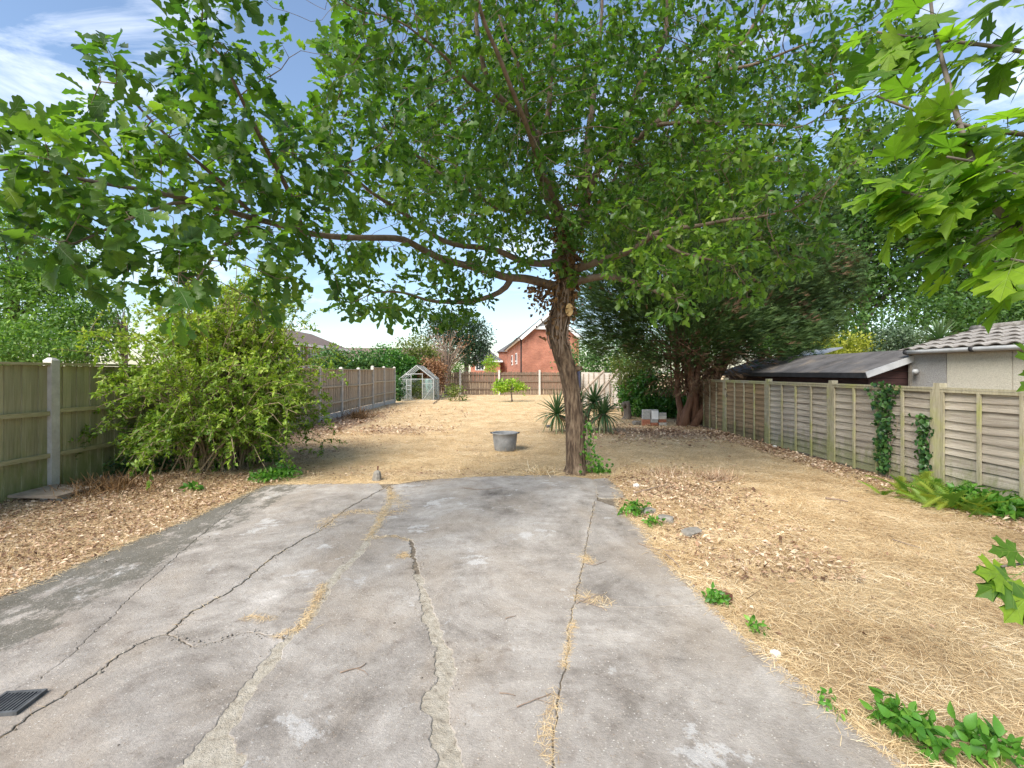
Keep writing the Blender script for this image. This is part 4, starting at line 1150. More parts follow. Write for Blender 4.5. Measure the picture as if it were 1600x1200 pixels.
oak_lobes = lobes_3d([
    (45, 250, 2.6, 95, 62, .35), (110, 330, 2.75, 120, 55, .4), (60, 415, 2.6, 85, 32, .3), (185, 135, 3.15, 52, 60, .3), (148, 80, 3.15, 22, 30, .15), (90, 215, 2.8, 60, 40, .3),
    (335, 70, 3.35, 85, 75, .35), (390, 105, 3.5, 42, 50, .3), (265, 240, 3.3, 130, 75, .5), (300, 385, 3.05, 120, 62, .4), (312, 465, 2.9, 34, 48, .2), (215, 440, 2.9, 55, 28, .25), (415, 445, 3.5, 55, 58, .35), (360, 180, 3.5, 70, 60, .35),
    (440, 290, 4.0, 130, 110, .6), (560, 190, 4.6, 115, 150, .8), (570, 470, 5.0, 56, 45, .5), (610, 50, 5.0, 130, 85, .9), (540, 60, 4.7, 75, 70, .5),
    (640, 320, 5.5, 150, 110, .9), (760, 150, 6.5, 190, 170, 1.4), (800, 310, 6.6, 130, 70, .9), (690, 450, 6.3, 85, 48, .6), (620, 430, 5.6, 70, 45, .5), (760, 390, 6.4, 70, 40, .6),
    (950, 110, 7.0, 210, 140, 1.6), (1040, 280, 6.6, 180, 120, 1.3), (1090, 400, 6.2, 140, 72, .9), (1000, 465, 6.1, 70, 36, .5), (1060, 440, 6.0, 90, 40, .6), (1180, 410, 5.9, 60, 40, .5), (940, 370, 6.9, 90, 60, .7),
    (1210, 130, 5.6, 120, 130, 1.0), (1210, 310, 5.6, 105, 100, .8), (1290, 240, 5.3, 50, 70, .5), (1290, 60, 5.2, 80, 80, .6),
    (900, 230, 9.2, 260, 170, 1.4), (700, 230, 8.2, 120, 120, 1.0), (1100, 230, 8.6, 150, 130, 1.2),
    (560, -120, 4.8, 170, 90, 1.0), (860, -150, 6.6, 260, 130, 1.6), (1150, -130, 6.0, 170, 110, 1.2), (700, -140, 4.4, 190, 90, .8)])
def clumpy(L, n, k, sp):
    c = sample_lobes(L, n, .3)[0]
    return np.repeat(c, k, 0) + rng.normal(0, 1, (n * k, 3)) * sp * np.repeat(rng.uniform(.6, 1.3, n), k)[:, None]
A = np.concatenate((clumpy(oak_lobes[:15], 190, 5, .10), clumpy(oak_lobes[15:-4], 1750, 5, .17), clumpy(oak_lobes[-4:], 200, 4, .17)))
# keep the openings of sky that the crown leaves
apx, apy = proj(A)
bad = (apy > 500) & (apx > 440) & (apx < 640) | (apy > 425) & (apx > 770) & (apx < 880) | (apx < 235) & (apy < 60) | (apx > 425) & (apx < 480) & (apy < 115)
bad |= (apx < 125) & (apy < 175) | (apx > 195) & (apx < 262) & (apy < 95) | (apx > 425) & (apx < 500) & (apy < 150)
bad |= (apy > 440) & (apx > 780) & (apx < 960) | (apx > 440) & (apx < 520) & (apy > 450)
A = A[~bad]

def grow(nodes, parent, nrad, A, step=.11, kill=.14, iters=75):
    N = [np.array(q) for q in nodes]; par = list(parent); rad = list(nrad)
    NA = np.array(N)
    nn = np.zeros(len(A), int); nd = np.full(len(A), 1e9)
    for s in range(0, len(NA), 400):
        d = np.linalg.norm(A[:, None] - NA[None, s:s + 400], axis=2); k = d.argmin(1); dm = d[np.arange(len(A)), k]
        b = dm < nd; nd[b] = dm[b]; nn[b] = k[b] + s
    alive = nd > kill; A_, nn, nd = A[alive], nn[alive], nd[alive]
    seen = set()
    for it in range(iters):
        if not len(A_): break
        uq, inv = np.unique(nn, return_inverse=True)
        NA = np.array(N)
        dirs = unit(A_ - NA[nn]); acc = np.zeros((len(uq), 3)); np.add.at(acc, inv, dirs)
        acc = unit(acc + rng.normal(0, .08, acc.shape))
        new = NA[uq] + acc * step; base = len(N); keep = []
        for i, q in enumerate(new):
            key = (uq[i], *np.round(q / .05).astype(int))
            if key in seen: keep.append(False); continue
            seen.add(key); keep.append(True)
            N.append(q); par.append(int(uq[i])); rad.append(0.0)
        keep = np.array(keep)
        if not keep.any(): break
        nw = new[keep]
        stuck = ~keep[inv]
        for s in range(0, len(nw), 300):
            d = np.linalg.norm(A_[:, None] - nw[None, s:s + 300], axis=2); k = d.argmin(1); dm = d[np.arange(len(A_)), k]
            b = dm < nd; nd[b] = dm[b]; nn[b] = base + s + k[b]; stuck[b] = False
        al = (nd > kill) & ~stuck
        A_, nn, nd = A_[al], nn[al], nd[al]
    return np.array(N), np.array(par), np.array(rad)

ON, OPAR, ORAD = grow(nodes, parent, nrad, A)
nN = len(ON)
kids = [[] for _ in range(nN)]
for i, p in enumerate(OPAR):
    if p >= 0: kids[p].append(i)
order = np.argsort(-np.arange(nN))
pipe = np.zeros(nN); tipd = np.zeros(nN, int)
for i in order:
    if not kids[i]: pipe[i] = .0022 ** 2.25
    else: pipe[i] = sum(pipe[k] for k in kids[i]); tipd[i] = 1 + max(tipd[k] for k in kids[i])
rr = pipe ** (1 / 2.25)
rr = np.where(ORAD > 0, np.maximum(ORAD, rr * .6), np.minimum(rr, .03))
def tree_tubes(N, par, kids, rr, rmin_sides=((.03, 10), (.012, 7), (.006, 5), (0, 4))):
    vs, fs, b = [], [], 0
    starts = [i for i in range(len(N)) if par[i] < 0]
    stack = [(i, None) for i in starts]
    while stack:
        i, pr = stack.pop()
        path = [i] if pr is None else [pr, i]
        while kids[path[-1]]:
            ks = sorted(kids[path[-1]], key=lambda k: -rr[k])
            for k in ks[1:]: stack.append((k, path[-1]))
            path.append(ks[0])
        if len(path) < 2: continue
        P = N[path].copy(); Rr = rr[path].copy()
        if pr is not None: Rr[0] = min(Rr[0], Rr[1] * 1.25)
        Rr[-1] *= .5
        n = next(s for t, s in rmin_sides if Rr.max() > t)
        v, f = loft(P, Rr, n); vs.append(v); fs.append(f + b); b += len(v)
    return np.concatenate(vs), np.concatenate(fs)
v, f = tree_tubes(ON, OPAR, kids, rr)
link('limbs', np_mesh('limbs', v, f, smooth=True), M['twig'], oak)

# leaves: tufts on the outer twigs
pd = unit(ON - ON[np.maximum(OPAR, 0)])
tipn = np.where((tipd <= 3) & (rr < .02))[0]
reps = np.where(tipd[tipn] == 0, 10, np.where(tipd[tipn] == 1, 6, 3))
src = np.repeat(tipn, reps); n = len(src)
perp = unit(np.cross(pd[src], rand_unit(n)))
d = perp * 1.0 + pd[src] * rng.uniform(.1, 1.1, n)[:, None]; d[:, 2] -= rng.uniform(0, .55, n)
pos = ON[src] + rng.normal(0, .035, (n, 3)) + unit(d) * .012
nr = rng.normal(0, .55, (n, 3)); nr[:, 2] += .9
size = np.where(ON[src][:, 1] < 4.2, .118, .105) * np.clip(rng.normal(.95, .25, n), .4, 1.45)
yellow = np.clip(.5 + .9 * np.array([mnoise.noise(Vector(q) * 1.1) for q in ON[tipn]]) + rng.normal(0, .15, len(tipn)), 0, 1)
rnd = np.clip(np.repeat(yellow, reps) * .45 + rng.random(n) * .5, 0, 1)
lpx, lpy = proj(pos)
bad = (lpy > 512) & (lpx > 400) & (lpx < 650) | (lpy > 478) & (lpx > 780) & (lpx < 1000) & (pos[:, 1] < 8) | (lpx < 230) & (lpy < 30) | (lpy > 520)
ok = ~bad
pos, d, nr, size, rnd = pos[ok], d[ok], nr[ok], size[ok], rnd[ok]
lpx, lpy = proj(pos)
app = size / np.maximum(pos[:, 1], .3) * ((lpx > -20) & (lpx < 1620) & (lpy > -20))
top = np.argsort(-app)[:300]
rest = np.ones(len(pos), bool); rest[top] = False
nearm = rest & (pos[:, 1] < 4.6); farm = rest & ~nearm
v, f, r = joinarr([scatter(T[0], T[1], pos[q], d[q], nr[q], size[q], rnd[q]) for T, q in ((OAK_MID, nearm), (OAK_LO, farm))])
o = link('foliage', np_mesh('foliage', v, f, r), M['oak'], oak); o['kind'] = 'stuff'
print('oak leaves', len(pos), 'nodes', nN)

def leaf_meshes(templates, mat, k=6, name='leaf'):
    out = []
    for i in range(k):
        T, fT = templates[i % len(templates)]
        me = np_mesh(name, T, fT, np.full(len(T), (i + .5) / k), True); me.materials.append(mat); out.append(me)
    return out
def leaf_objects(meshes, parent, pos, d, nr, size, rnd, name='leaf'):
    d = unit(d); nr = unit(nr - d * (nr * d).sum(-1, keepdims=True)); y = np.cross(nr, d)
    pinv = wmat(parent).inverted()
    for i in range(len(pos)):
        me = meshes[min(len(meshes) - 1, int(rnd[i] * len(meshes)))]
        o = bpy.data.objects.new(name, me); col.objects.link(o)
        m3 = Matrix(((d[i][0], y[i][0], nr[i][0]), (d[i][1], y[i][1], nr[i][1]), (d[i][2], y[i][2], nr[i][2])))
        o.rotation_mode = 'XYZ'; o.location = pos[i]; o.rotation_euler = m3.to_euler(); s = float(size[i]); o.scale = (s, s, s)
        o.parent = parent; o.matrix_parent_inverse = pinv
oakm = leaf_meshes(OAK_HI, M['oak_near'], 8)
leaf_objects(oakm, oak, pos[top], d[top], nr[top], size[top], rnd[top])

# withered ivy wrapped round the upper trunk
iv = empty('dead_ivy', tuple(wp(884, 500, OY)), 'withered brown ivy clinging round the upper oak trunk', 'ivy')
n = 2600
sidx = rng.integers(int(len(TP) * .55), len(TP), n)
th = rng.uniform(0, 2 * np.pi, n); rad = TR[sidx] * 1.02 + np.abs(rng.normal(0, .075, n))
pos2 = TP[sidx] + np.stack((np.cos(th) * rad, np.sin(th) * rad, rng.normal(0, .05, n)), 1)
lean_ = np.array([wp(912, 310, 7.85), wp(845, 460, 7.45)])
ex = lean_[rng.integers(0, 2, 420)] + rng.normal(0, 1, (420, 3)) * np.array((.11, .13, .13))
sel = rng.random(n) < np.interp(sidx / len(TP), [.55, .68, .8, 1], [.12, .35, 1, .75])
pos2 = np.concatenate((pos2[sel], ex)); n = len(pos2)
d2 = rng.normal(size=(n, 3)); d2[:, 2] -= .8
v, f, r = scatter(SIMPLE[0] * np.array((1, 1.5, 1)), SIMPLE[1], pos2, d2, rng.normal(size=(n, 3)), .065 * rng.uniform(.6, 1.4, n), rng.random(n))
o = link('withered_leaves', np_mesh('withered_leaves', v, f, r), M['deadleaf'], iv); o['kind'] = 'stuff'
m = MB()
for k in range(26):
    a0 = rng.uniform(0, 6.28); i0 = int(len(TP) * rng.uniform(.46, .66)); i1 = int(len(TP) * rng.uniform(.8, .99)); tw = rng.normal(0, 1.3)
    ii = np.linspace(i0, i1, 12).astype(int); t = np.linspace(0, 1, 12)
    aa = a0 + tw * t + .35 * np.sin(t * 7 + k)
    rr_ = TR[ii] + .018 + .02 * rng.random(12)
    m.tube(TP[ii] + np.stack((np.cos(aa) * rr_, np.sin(aa) * rr_, 0 * t), 1), rng.uniform(.005, .012) * (1.1 - .5 * t), 5)
m.build('ivy_stem', M['deadwood'], iv, True)

# green ivy at the foot of the trunk
iv2 = empty('ivy', (OB[0] + .2, OB[1] - .1, 0), 'fresh green ivy climbing the foot of the oak trunk', 'ivy')
n = 250
t = rng.random(n) ** 1.5
side = wp(917, 735, OY - .08) + (wp(919, 660, OY - .06) - wp(917, 735, OY - .08)) * t[:, None] + rng.normal(0, 1, (n, 3)) * np.stack((.05 + .06 * (1 - t), .05 + .05 * (1 - t), .03 + 0 * t), 1)
side[:, 2] = np.maximum(side[:, 2], .03); side[t < .3, 0] += rng.random((t < .3).sum()) * .22
d2 = rng.normal(size=(n, 3)); d2[:, 2] -= .4; nr2 = rng.normal(size=(n, 3)) * .6 + np.array((.4, -1, .5))
v, f, r = scatter(SIMPLE[0] * np.array((1, 1.7, 1)), SIMPLE[1], side, d2, nr2, .055 * rng.uniform(.6, 1.3, n), rng.random(n))
o = link('foliage', np_mesh('foliage', v, f, r), M['bright'], iv2); o['kind'] = 'stuff'
m = MB()
for k in range(4):
    a = wp(914 + k * 3, 738, OY - .1); b = wp(917 + k, 665 + k * 6, OY - .08)
    m.tube([a, a * .6 + b * .4 + np.array((.03, -.02, 0)), a * .3 + b * .7, b], [.008, .007, .006, .004], 5)
m.build('stem', M['deadwood'], iv2, True)

# ------------------------------------------------------------------ maple boughs reaching in from the right
def maple_template():
    half = [(0, 0), (.02, .10), (-.10, .30), (.02, .34), (.10, .47), (.19, .40), (.27, .27), (.37, .46), (.46, .60), (.53, .52), (.66, .50), (.60, .36), (.55, .19), (.70, .19), (.78, .26), (.82, .13), (1.0, 0)]
    ctr = (.16, 0)
    vs, fs = [], []
    def z(x, y): return .10 * abs(y) - .24 * x * x - .18 * y * y + .03 * math.sin(x * 9 + abs(y) * 7)
    for sgn in (1, -1):
        b = len(vs); vs.append((*ctr, z(*ctr) - .02))
        for x, y in half: vs.append((x, y * sgn, z(x, y)))
        for i in range(1, len(half)):
            fs.append((b, b + i, b + i + 1) if sgn > 0 else (b, b + i + 1, b + i))
    return np.array(vs), np.array(fs)
MT = maple_template()
MT2 = (MT[0] * np.array((1, .92, 1.7)), MT[1]); MT3 = (MT[0] * np.array((1, 1.06, .4)), MT[1])
MBASE = np.array((4.15, 1.0, 0.0))
maple = empty('maple_tree', tuple(MBASE), 'maple with big pointed leaves overhanging from beside the fence', 'tree')
mtwigs = [
    [(1780, 420, 1.75, .020), (1640, 372, 1.5, .015), (1580, 350, 1.4, .012), (1540, 310, 1.35, .010), (1500, 200, 1.4, .008), (1480, 125, 1.45, .007), (1458, 40, 1.5, .005), (1450, -40, 1.55, .004)],
    [(1540, 310, 1.35, .007), (1470, 318, 1.3, .005), (1430, 305, 1.28, .004), (1385, 292, 1.27, .003)],
    [(1580, 350, 1.4, .007), (1530, 380, 1.35, .005), (1490, 395, 1.32, .003)],
    [(1800, 250, 1.7, .012), (1640, 215, 1.5, .008), (1520, 200, 1.4, .006), (1420, 170, 1.4, .004), (1370, 150, 1.42, .003)],
    [(1800, 100, 1.75, .012), (1650, 90, 1.55, .008), (1540, 70, 1.5, .006), (1440, 60, 1.5, .004), (1370, 50, 1.5, .003)],
    [(1790, 330, 1.6, .010), (1640, 300, 1.35, .006), (1560, 260, 1.25, .004), (1480, 245, 1.22, .003)],
    [(1760, 430, 1.5, .008), (1650, 420, 1.3, .005), (1580, 405, 1.22, .003)],
    [(1780, 0, 1.7, .012), (1640, -20, 1.5, .006), (1540, -10, 1.45, .004)],
    [(1800, 850, 1.6, .008), (1680, 878, 1.4, .005), (1600, 880, 1.3, .004), (1565, 885, 1.28, .003)],
    [(1800, 560, 1.6, .008), (1680, 560, 1.4, .004), (1620, 560, 1.3, .003)],
]
mb = MB(); ends = []
top_m = MBASE + np.array((-.05, .1, 4.8))
for L in mtwigs:
    p = np.array([wp(a, b, y) for a, b, y, r in L]); q = np.array([x[3] for x in L])
    P, Q = resample(p, q, .04); mb.tube(P, Q, 7); ends.append(P)
    if L[0][0] > 1700:                       # carry the bough back to the trunk
        a = P[0]; zt = min(4.4, max(.9, a[2] + .5)); b = np.array((MBASE[0], MBASE[1], zt)); u = np.linspace(0, 1, 9)[:, None]
        mm = (a + b) / 2 + np.array((0, 0, .12))
        mb.tube((1 - u) ** 2 * a + 2 * u * (1 - u) * mm + u * u * b, Q[0] + (.035 - Q[0]) * u[:, 0], 7)
t = np.linspace(0, 1, 12)[:, None]
mb.tube(MBASE + np.array((0, 0, -.05)) + (top_m - MBASE) * t + np.array((.06, .05, 0)) * np.sin(t * 5), .15 * (1 - .75 * t[:, 0]), 12)
mb.build('trunk', M['graybark'], maple, True)
# leaf positions: alongside the twigs, then the seen ones
lp, ld, ln, ls = [], [], [], []
for P, cnt in zip(ends, (56, 32, 24, 54, 44, 38, 24, 18, 2, 0)):
    for k in range(cnt):
        s = rng.uniform(.22, 1.0); i = s * (len(P) - 1); i0 = min(len(P) - 2, int(i)); b = P[i0] + (P[i0 + 1] - P[i0]) * (i - i0)
        pet = rng.normal(size=3) * .6 + np.array((-.55, -.1, -.25)); pet /= np.linalg.norm(pet)
        st = b + pet * rng.uniform(.03, .10)
        lp.append(st); ld.append(pet * .5 + np.array((-.85, -.1, -.40)) + rng.normal(size=3) * .28); ln.append(np.array((-.2, .02, .95)) + rng.normal(size=3) * .36); ls.append(rng.uniform(.075, .125))
lp, ld, ln, ls = map(np.array, (lp, ld, ln, ls))
for (a, b, y, dx, dz, s) in ((1590, 862, 1.3, -1, .1, .075), (1572, 898, 1.28, -1, .12, .085), (1580, 905, 1.27, -1, -.45, .10), (1612, 925, 1.25, -.7, -.7, .11), (1612, 895, 1.27, .2, -.6, .09),
                             (1632, 560, 1.3, -1, .1, .085), (1640, 590, 1.3, -1, -.3, .08)):
    lp = np.vstack((lp, wp(a, b, y))); ld = np.vstack((ld, (dx, -.1, dz))); ln = np.vstack((ln, (.1, -.8, .6))); ls = np.append(ls, s)
mm = [np_mesh('leaf', T[0], T[1], np.full(len(T[0]), r)) for T, r in ((MT, .15), (MT2, .35), (MT3, .5), (MT, .65), (MT2, .8), (MT3, .95))]
for me in mm: me.materials.append(M['maple'])
rn = rng.random(len(lp))
leaf_objects(mm, maple, lp, ld, ln, ls, rn)
# stalks
m = MB()
for P_, D_, S_ in zip(lp, unit(ld), ls): m.tube([P_ - D_ * S_ * .55 + np.array((0, 0, .004)), P_ + D_ * S_ * .16], [.0013, .0013], 4, False)
o = m.build('leaf_stalks', M['greenstem'], maple); o['kind'] = 'stuff'
# the rest of the crown above and beside the frame
cc = MBASE + np.array((0, .2, 4.2)); q = cc + rand_unit(1500) * (rng.random(1500) ** (1 / 3))[:, None] * np.array((1.7, 1.9, 1.5))
qx, qy = proj(q); kq = (qx > 1640) | (qy < -120) | (q[:, 1] < .05); q = q[kq]; n = len(q)
v, f, r = scatter(MT[0], MT[1], q, rng.normal(size=(n, 3)), rng.normal(0, .5, (n, 3)) + np.array((0, 0, 1)), rng.uniform(.09, .14, n), rng.random(n))
o = link('foliage', np_mesh('foliage', v, f, r), M['maple'], maple); o['kind'] = 'stuff'

# ------------------------------------------------------------------ the big shrub at the left fence
SB = np.array((-4.75, 7.75, 0.05))
shrub = empty('flowering_shrub', tuple(SB), 'sprawling yellow green shrub of arching twigs against the left fence', 'shrub')
m = MB(); tips = []; leafp, leafd, leafr = [], [], []
for k in range(420):
    a = rng.uniform(0, 2 * np.pi); el = rng.uniform(.04, 1.0)
    reach = rng.uniform(.65, 1.1) if k % 6 else rng.uniform(1.05, 1.3)
    ex = np.array((math.cos(a) * 1.75, math.sin(a) * 1.9, 0)) * math.cos(el * 1.45) * reach
    h = (2.95 * math.sin(el * 1.5) + .25) * reach
    b0 = SB + np.array((rng.normal(0, .25), rng.normal(0, .28), -.06))
    e = SB + ex + np.array((0, 0, h))
    droop = rng.uniform(.0, .55)
    mid = b0 + (e - b0) * .55 + np.array((0, 0, .45 + .4 * math.cos(el * 1.4)))
    u = np.linspace(0, 1, 10)[:, None]
    c = (1 - u) ** 2 * b0 + 2 * u * (1 - u) * mid + u * u * (e - np.array((0, 0, droop)))
    c += np.array([[mnoise.noise((x * 1.7, k * 1.3, s)) for s in (0, 5, 9)] for x in u[:, 0] * 4]) * .10 * u
    c[:, 0] = np.maximum(c[:, 0], LX + .06) if e[2] < 1.9 else c[:, 0]
    c[:, 2] = np.maximum(c[:, 2], .03)
    m.tube(c, .011 * (1 - .85 * u[:, 0]) + .0012, 4, False)
    # side twigs
    for s in range(8):
        i = rng.integers(2, 9); p = c[i]; dr = unit(unit(c[min(9, i + 1)] - c[i - 1]) * .8 + rng.normal(size=3) * .75)
        L = rng.uniform(.18, .5); w = np.linspace(0, 1, 5)[:, None]
        t_ = p + dr * L * w + np.array((0, 0, -.22 * L)) * w * w
        m.tube(t_, .004 * (1 - .7 * w[:, 0]), 3, False)
        tips.append((t_, 25, 1))
    tips.append((c[1:], 36, 0))
stems_o = m.build('stems', M['tanstem'], shrub)
for t_, cnt, kk in tips:
    s = rng.uniform(.15, 1, cnt) * (len(t_) - 1); i0 = np.minimum(len(t_) - 2, s.astype(int)); p = t_[i0] + (t_[i0 + 1] - t_[i0]) * (s - i0)[:, None]
    dr = unit(t_[-1] - t_[0]); leafp.append(p); leafd.append(np.tile(dr, (cnt, 1)) * .5 + rng.normal(size=(cnt, 3)) * .75); leafr.append(np.full(cnt, rng.random()))
leafp, leafd, leafr = np.concatenate(leafp), np.concatenate(leafd), np.concatenate(leafr)
rel = leafp - (SB + np.array((0, 0, 1.3))); depth = np.linalg.norm(rel / np.array((1.5, 1.6, 1.55)), axis=1)
k = rng.random(len(leafp)) < np.clip((depth - .2) * 1.9, .12, 1); leafp, leafd, leafr, depth = leafp[k], leafd[k], leafr[k], depth[k]
n = len(leafp); print('shrub leaves', n)
nr2 = rng.normal(0, .6, (n, 3)); nr2[:, 2] += .8
rn = np.clip(leafr * .35 + rng.random(n) * .45 + .2 * np.clip(leafp[:, 2] - 1.0, -.6, 1.2), 0, 1)
v, f, r = scatter(LEAF2[0] * np.array((1, .95, 1)), LEAF2[1], leafp, leafd, nr2, .064 * rng.uniform(.6, 1.35, n), rn)
o = link('foliage', np_mesh('foliage', v, f, r), M['shrub'], shrub); o['kind'] = 'stuff'
# low green growth round its foot
for (px, py, y, rx, ry, lab) in ((405, 705, 7.2, 34, 20, 'bright green low plant under the right side of the shrub'), (215, 725, 6.6, 60, 20, 'dark leafy ground plant beneath the shrub'),
                                 (430, 742, 7.0, 26, 7, 'flat green weed at the back corner of the concrete'), (335, 725, 6.8, 40, 14, 'trailing green plant in front of the shrub base')):
    c = gp(px, py + ry); b = (c[0], c[1], 0)
    bush('ground_plant', lab, b, [(px, py + 2, c[1], rx, ry, .25)], 60, 12, .06, .07, M['ivy'] if 'dark' in lab else M['bright'], M['greenstem'], 'plant', None, nst=12, r0=.005)

# ------------------------------------------------------------------ cypress with bare brown underside
CB = np.array((5.25, 14.3, 0.0))
cyp = empty('cypress_tree', tuple(CB), 'spreading dark cypress with reddish stems and brown underside', 'tree')
clobes = lobes_3d([(955, 480, 13.8, 60, 45, .9), (1005, 430, 14.2, 90, 75, 1.2), (1080, 400, 14.6, 120, 95, 1.5), (1075, 520, 13.6, 105, 55, 1.1), (1185, 430, 14.6, 95, 85, 1.4), (1275, 430, 14.8, 58, 60, 1.0), (1190, 525, 13.9, 95, 38, 1.0),
                   (1080, 310, 15.2, 120, 90, 1.5), (1200, 340, 15.2, 95, 80, 1.3), (960, 530, 13.8, 50, 22, .7), (1000, 350, 15, 80, 70, 1.1), (1250, 500, 14.4, 55, 30, .8)])
P0, kk, dd = sample_lobes(clobes, 5200, .8)
heart = CB + np.array((0, 0, 1.9))
m = MB()
for k in range(9):                           # stems from the base
    a = rng.uniform(0, 6.28); q = P0[rng.integers(len(P0))]
    b0 = CB + np.array((math.cos(a) * .22, math.sin(a) * .22, -.05)); u = np.linspace(0, 1, 10)[:, None]
    mid = np.array((b0[0] * .8 + q[0] * .2, b0[1] * .8 + q[1] * .2, 1.9 + rng.uniform(-.3, .5)))
    c = (1 - u) ** 2 * b0 + 2 * u * (1 - u) * mid + u * u * q
    c += np.array([[mnoise.noise((x, k * 1.9, s)) for s in (0, 5, 9)] for x in u[:, 0] * 5]) * .1
    m.tube(c, rng.uniform(.08, .15) * (1 - .8 * u[:, 0]), 8)
for k in range(70):                         # bare boughs
    q = P0[rng.integers(len(P0))] ; z0 = rng.uniform(.9, 2.6); a = CB + np.array((rng.normal(0, .18), rng.normal(0, .18), z0))
    u = np.linspace(0, 1, 7)[:, None]; mid = (a + q) / 2 + np.array((0, 0, -.25 + rng.normal(0, .15)))
    m.tube((1 - u) ** 2 * a + 2 * u * (1 - u) * mid + u * u * q, .026 * (1 - .85 * u[:, 0]), 4, False)
m.build('trunk', M['redbark'], cyp, True)
# frond: a flat spray of small scale-leaf twigs
def frond():
    vs, fs = [], []
    def strip(p, q, w):
        p = np.array(p, float); q = np.array(q, float); d = q - p; nrm = np.array((-d[1], d[0], 0)); nrm /= np.linalg.norm(nrm) + 1e-9
        b = len(vs); vs.extend([p - nrm * w, q, p + nrm * w]); fs.append((b, b + 1, b + 2))
    strip((0, 0, 0), (1, 0, -.05), .045)
    strip((.1, 0, .01), (.62, .27, -.06), .05); strip((.2, 0, .01), (.72, -.25, -.02), .05); strip((.45, 0, .01), (.9, .18, -.04), .045)
    return np.array(vs), np.array(fs)
FR = frond()
per = 22
c = np.repeat(P0, per, 0); n = len(c); p = c + rng.normal(0, .14, (n, 3))
out = unit(p - heart); d = out * np.array((1.1, 1.1, .5)) + rng.normal(size=(n, 3)) * .3; d[:, 2] += .08
nr2 = rng.normal(0, .5, (n, 3)); nr2[:, 2] += .8
# brown where the boughs are bare: inside and on the lower face
inner = np.linalg.norm((p - (CB + np.array((.1, 0, 3.6)))) / np.array((3.6, 2.4, 2.6)), axis=1)
low = np.clip((2.5 - p[:, 2] + .35 * np.abs(p[:, 0] - CB[0]) * .4) / 1.6, 0, 1)
patch = vnoise(p[:, 0], p[:, 2], .9, 4.)
pb = np.clip(.02 + .3 * low * (np.abs(p[:, 0] - CB[0] - .3) < 2.2) + .35 * smooth(patch, .2, .42) * (p[:, 0] > 5.0), 0, .85)
br = rng.random(n) < pb
sz = .21 * rng.uniform(.6, 1.3, n); base = np.repeat(rng.random(len(P0)), per) * .5
rn = np.clip(base + rng.random(n) * .5, 0, 1)
for nm, k, mt in (('foliage', ~br, 'cyp'), ('dead_foliage', br, 'cypdead')):
    v, f, r = scatter(FR[0], FR[1], p[k], d[k], nr2[k], sz[k], rn[k]); o = link(nm, np_mesh(nm, v, f, r), M[mt], cyp); o['kind'] = 'stuff'
# dead twigs hanging under the crown
k = 1500; q = CB + np.stack((rng.normal(.3, .7, k), rng.normal(-.2, .7, k), rng.uniform(1.0, 2.2, k)), 1)
v, f, r = scatter(FR[0] * np.array((1.2, .8, 1)), FR[1], q, unit(q - heart) + rng.normal(size=(k, 3)) * .6 + np.array((0, 0, -.3)), rng.normal(size=(k, 3)), .2 * rng.uniform(.6, 1.3, k), rng.random(k))
o = link('dead_twigs', np_mesh('dead_twigs', v, f, r), M['cypdead'], cyp); o['kind'] = 'stuff'

# ------------------------------------------------------------------ other plants in the garden
lb = gp(1010, 672)
bush('laurel_bush', 'glossy green laurel bush behind the stack of bricks', (5.0, 17.3, 0), [(1020, 620, 17.3, 50, 38, .8), (1045, 640, 17.2, 45, 26, .7), (1000, 612, 17.4, 26, 30, .5)], 460, 18, .12, .13, M['laurel'], M['graybark'], nst=24)
bush('feathery_bush', 'light feathery bush between the sagging panels and the cypress', (4.2, 17.6, 0), [(985, 575, 17.6, 30, 34, .6), (1000, 590, 17.6, 30, 25, .6)], 220, 16, .13, .09, M['olive'], M['deadwood'], nst=20)

def rosette(name, label, base, heads, leaf_len, nleaf, mat, grp=None, cat='plant', pale=None):
    t = empty(name, tuple(base), label, cat, grp)
    m = MB()
    L = half_leaf([0, .12, .45, .75, 1.0], [.022, .034, .043, .03, .002], .5, .0)
    metas = []
    for b in (0.15, .45, .8):
        T = L[0].copy(); T[:, 2] -= b * T[:, 0] ** 2 * .55; T[:, 0] -= b * .12 * T[:, 0] ** 2
        me = np_mesh('sword_leaf', T, L[1], np.full(len(T), .25 + .6 * (1 - b)), True); me.materials.append(mat); metas.append(me)
    if pale: 
        T = L[0].copy(); T[:, 2] -= .9 * T[:, 0] ** 2
        mp_ = np_mesh('sword_leaf', T, L[1], rng.random(len(T)), True); mp_.materials.append(pale)
    for h in heads:
        h = np.array(h, float); bb = np.array(base, float)
        u = np.linspace(0, 1, 6)[:, None]; c = bb + (h - bb) * u + np.array((0, 0, .05)) * np.sin(u * 3.14)
        m.tube(c, .06 * (1 - .3 * u[:, 0]), 7)
        a = np.arange(nleaf) * 2.399; e = np.linspace(1.35, -.55, nleaf) + rng.normal(0, .12, nleaf)
        d = np.stack((np.cos(a) * np.cos(e), np.sin(a) * np.cos(e), np.sin(e)), 1)
        s = leaf_len * rng.uniform(.8, 1.15, nleaf)
        nr_ = np.stack((-np.cos(a) * np.sin(e), -np.sin(a) * np.sin(e), np.cos(e)), 1)
        leaf_objects(metas + ([mp_] if pale else []), t, h + d * .03, d, nr_, s, np.clip((1.4 - e) / 2.0 * .75 + rng.random(nleaf) * .12 + (.3 if pale else 0) * (e < -.25), 0, .999) if pale else np.clip((1.4 - e) / 2.0, 0, .999), 'sword_leaf')
    m.build('stem', M['deadwood'], t, True)
    return t
yb_ = gp(905, 672)
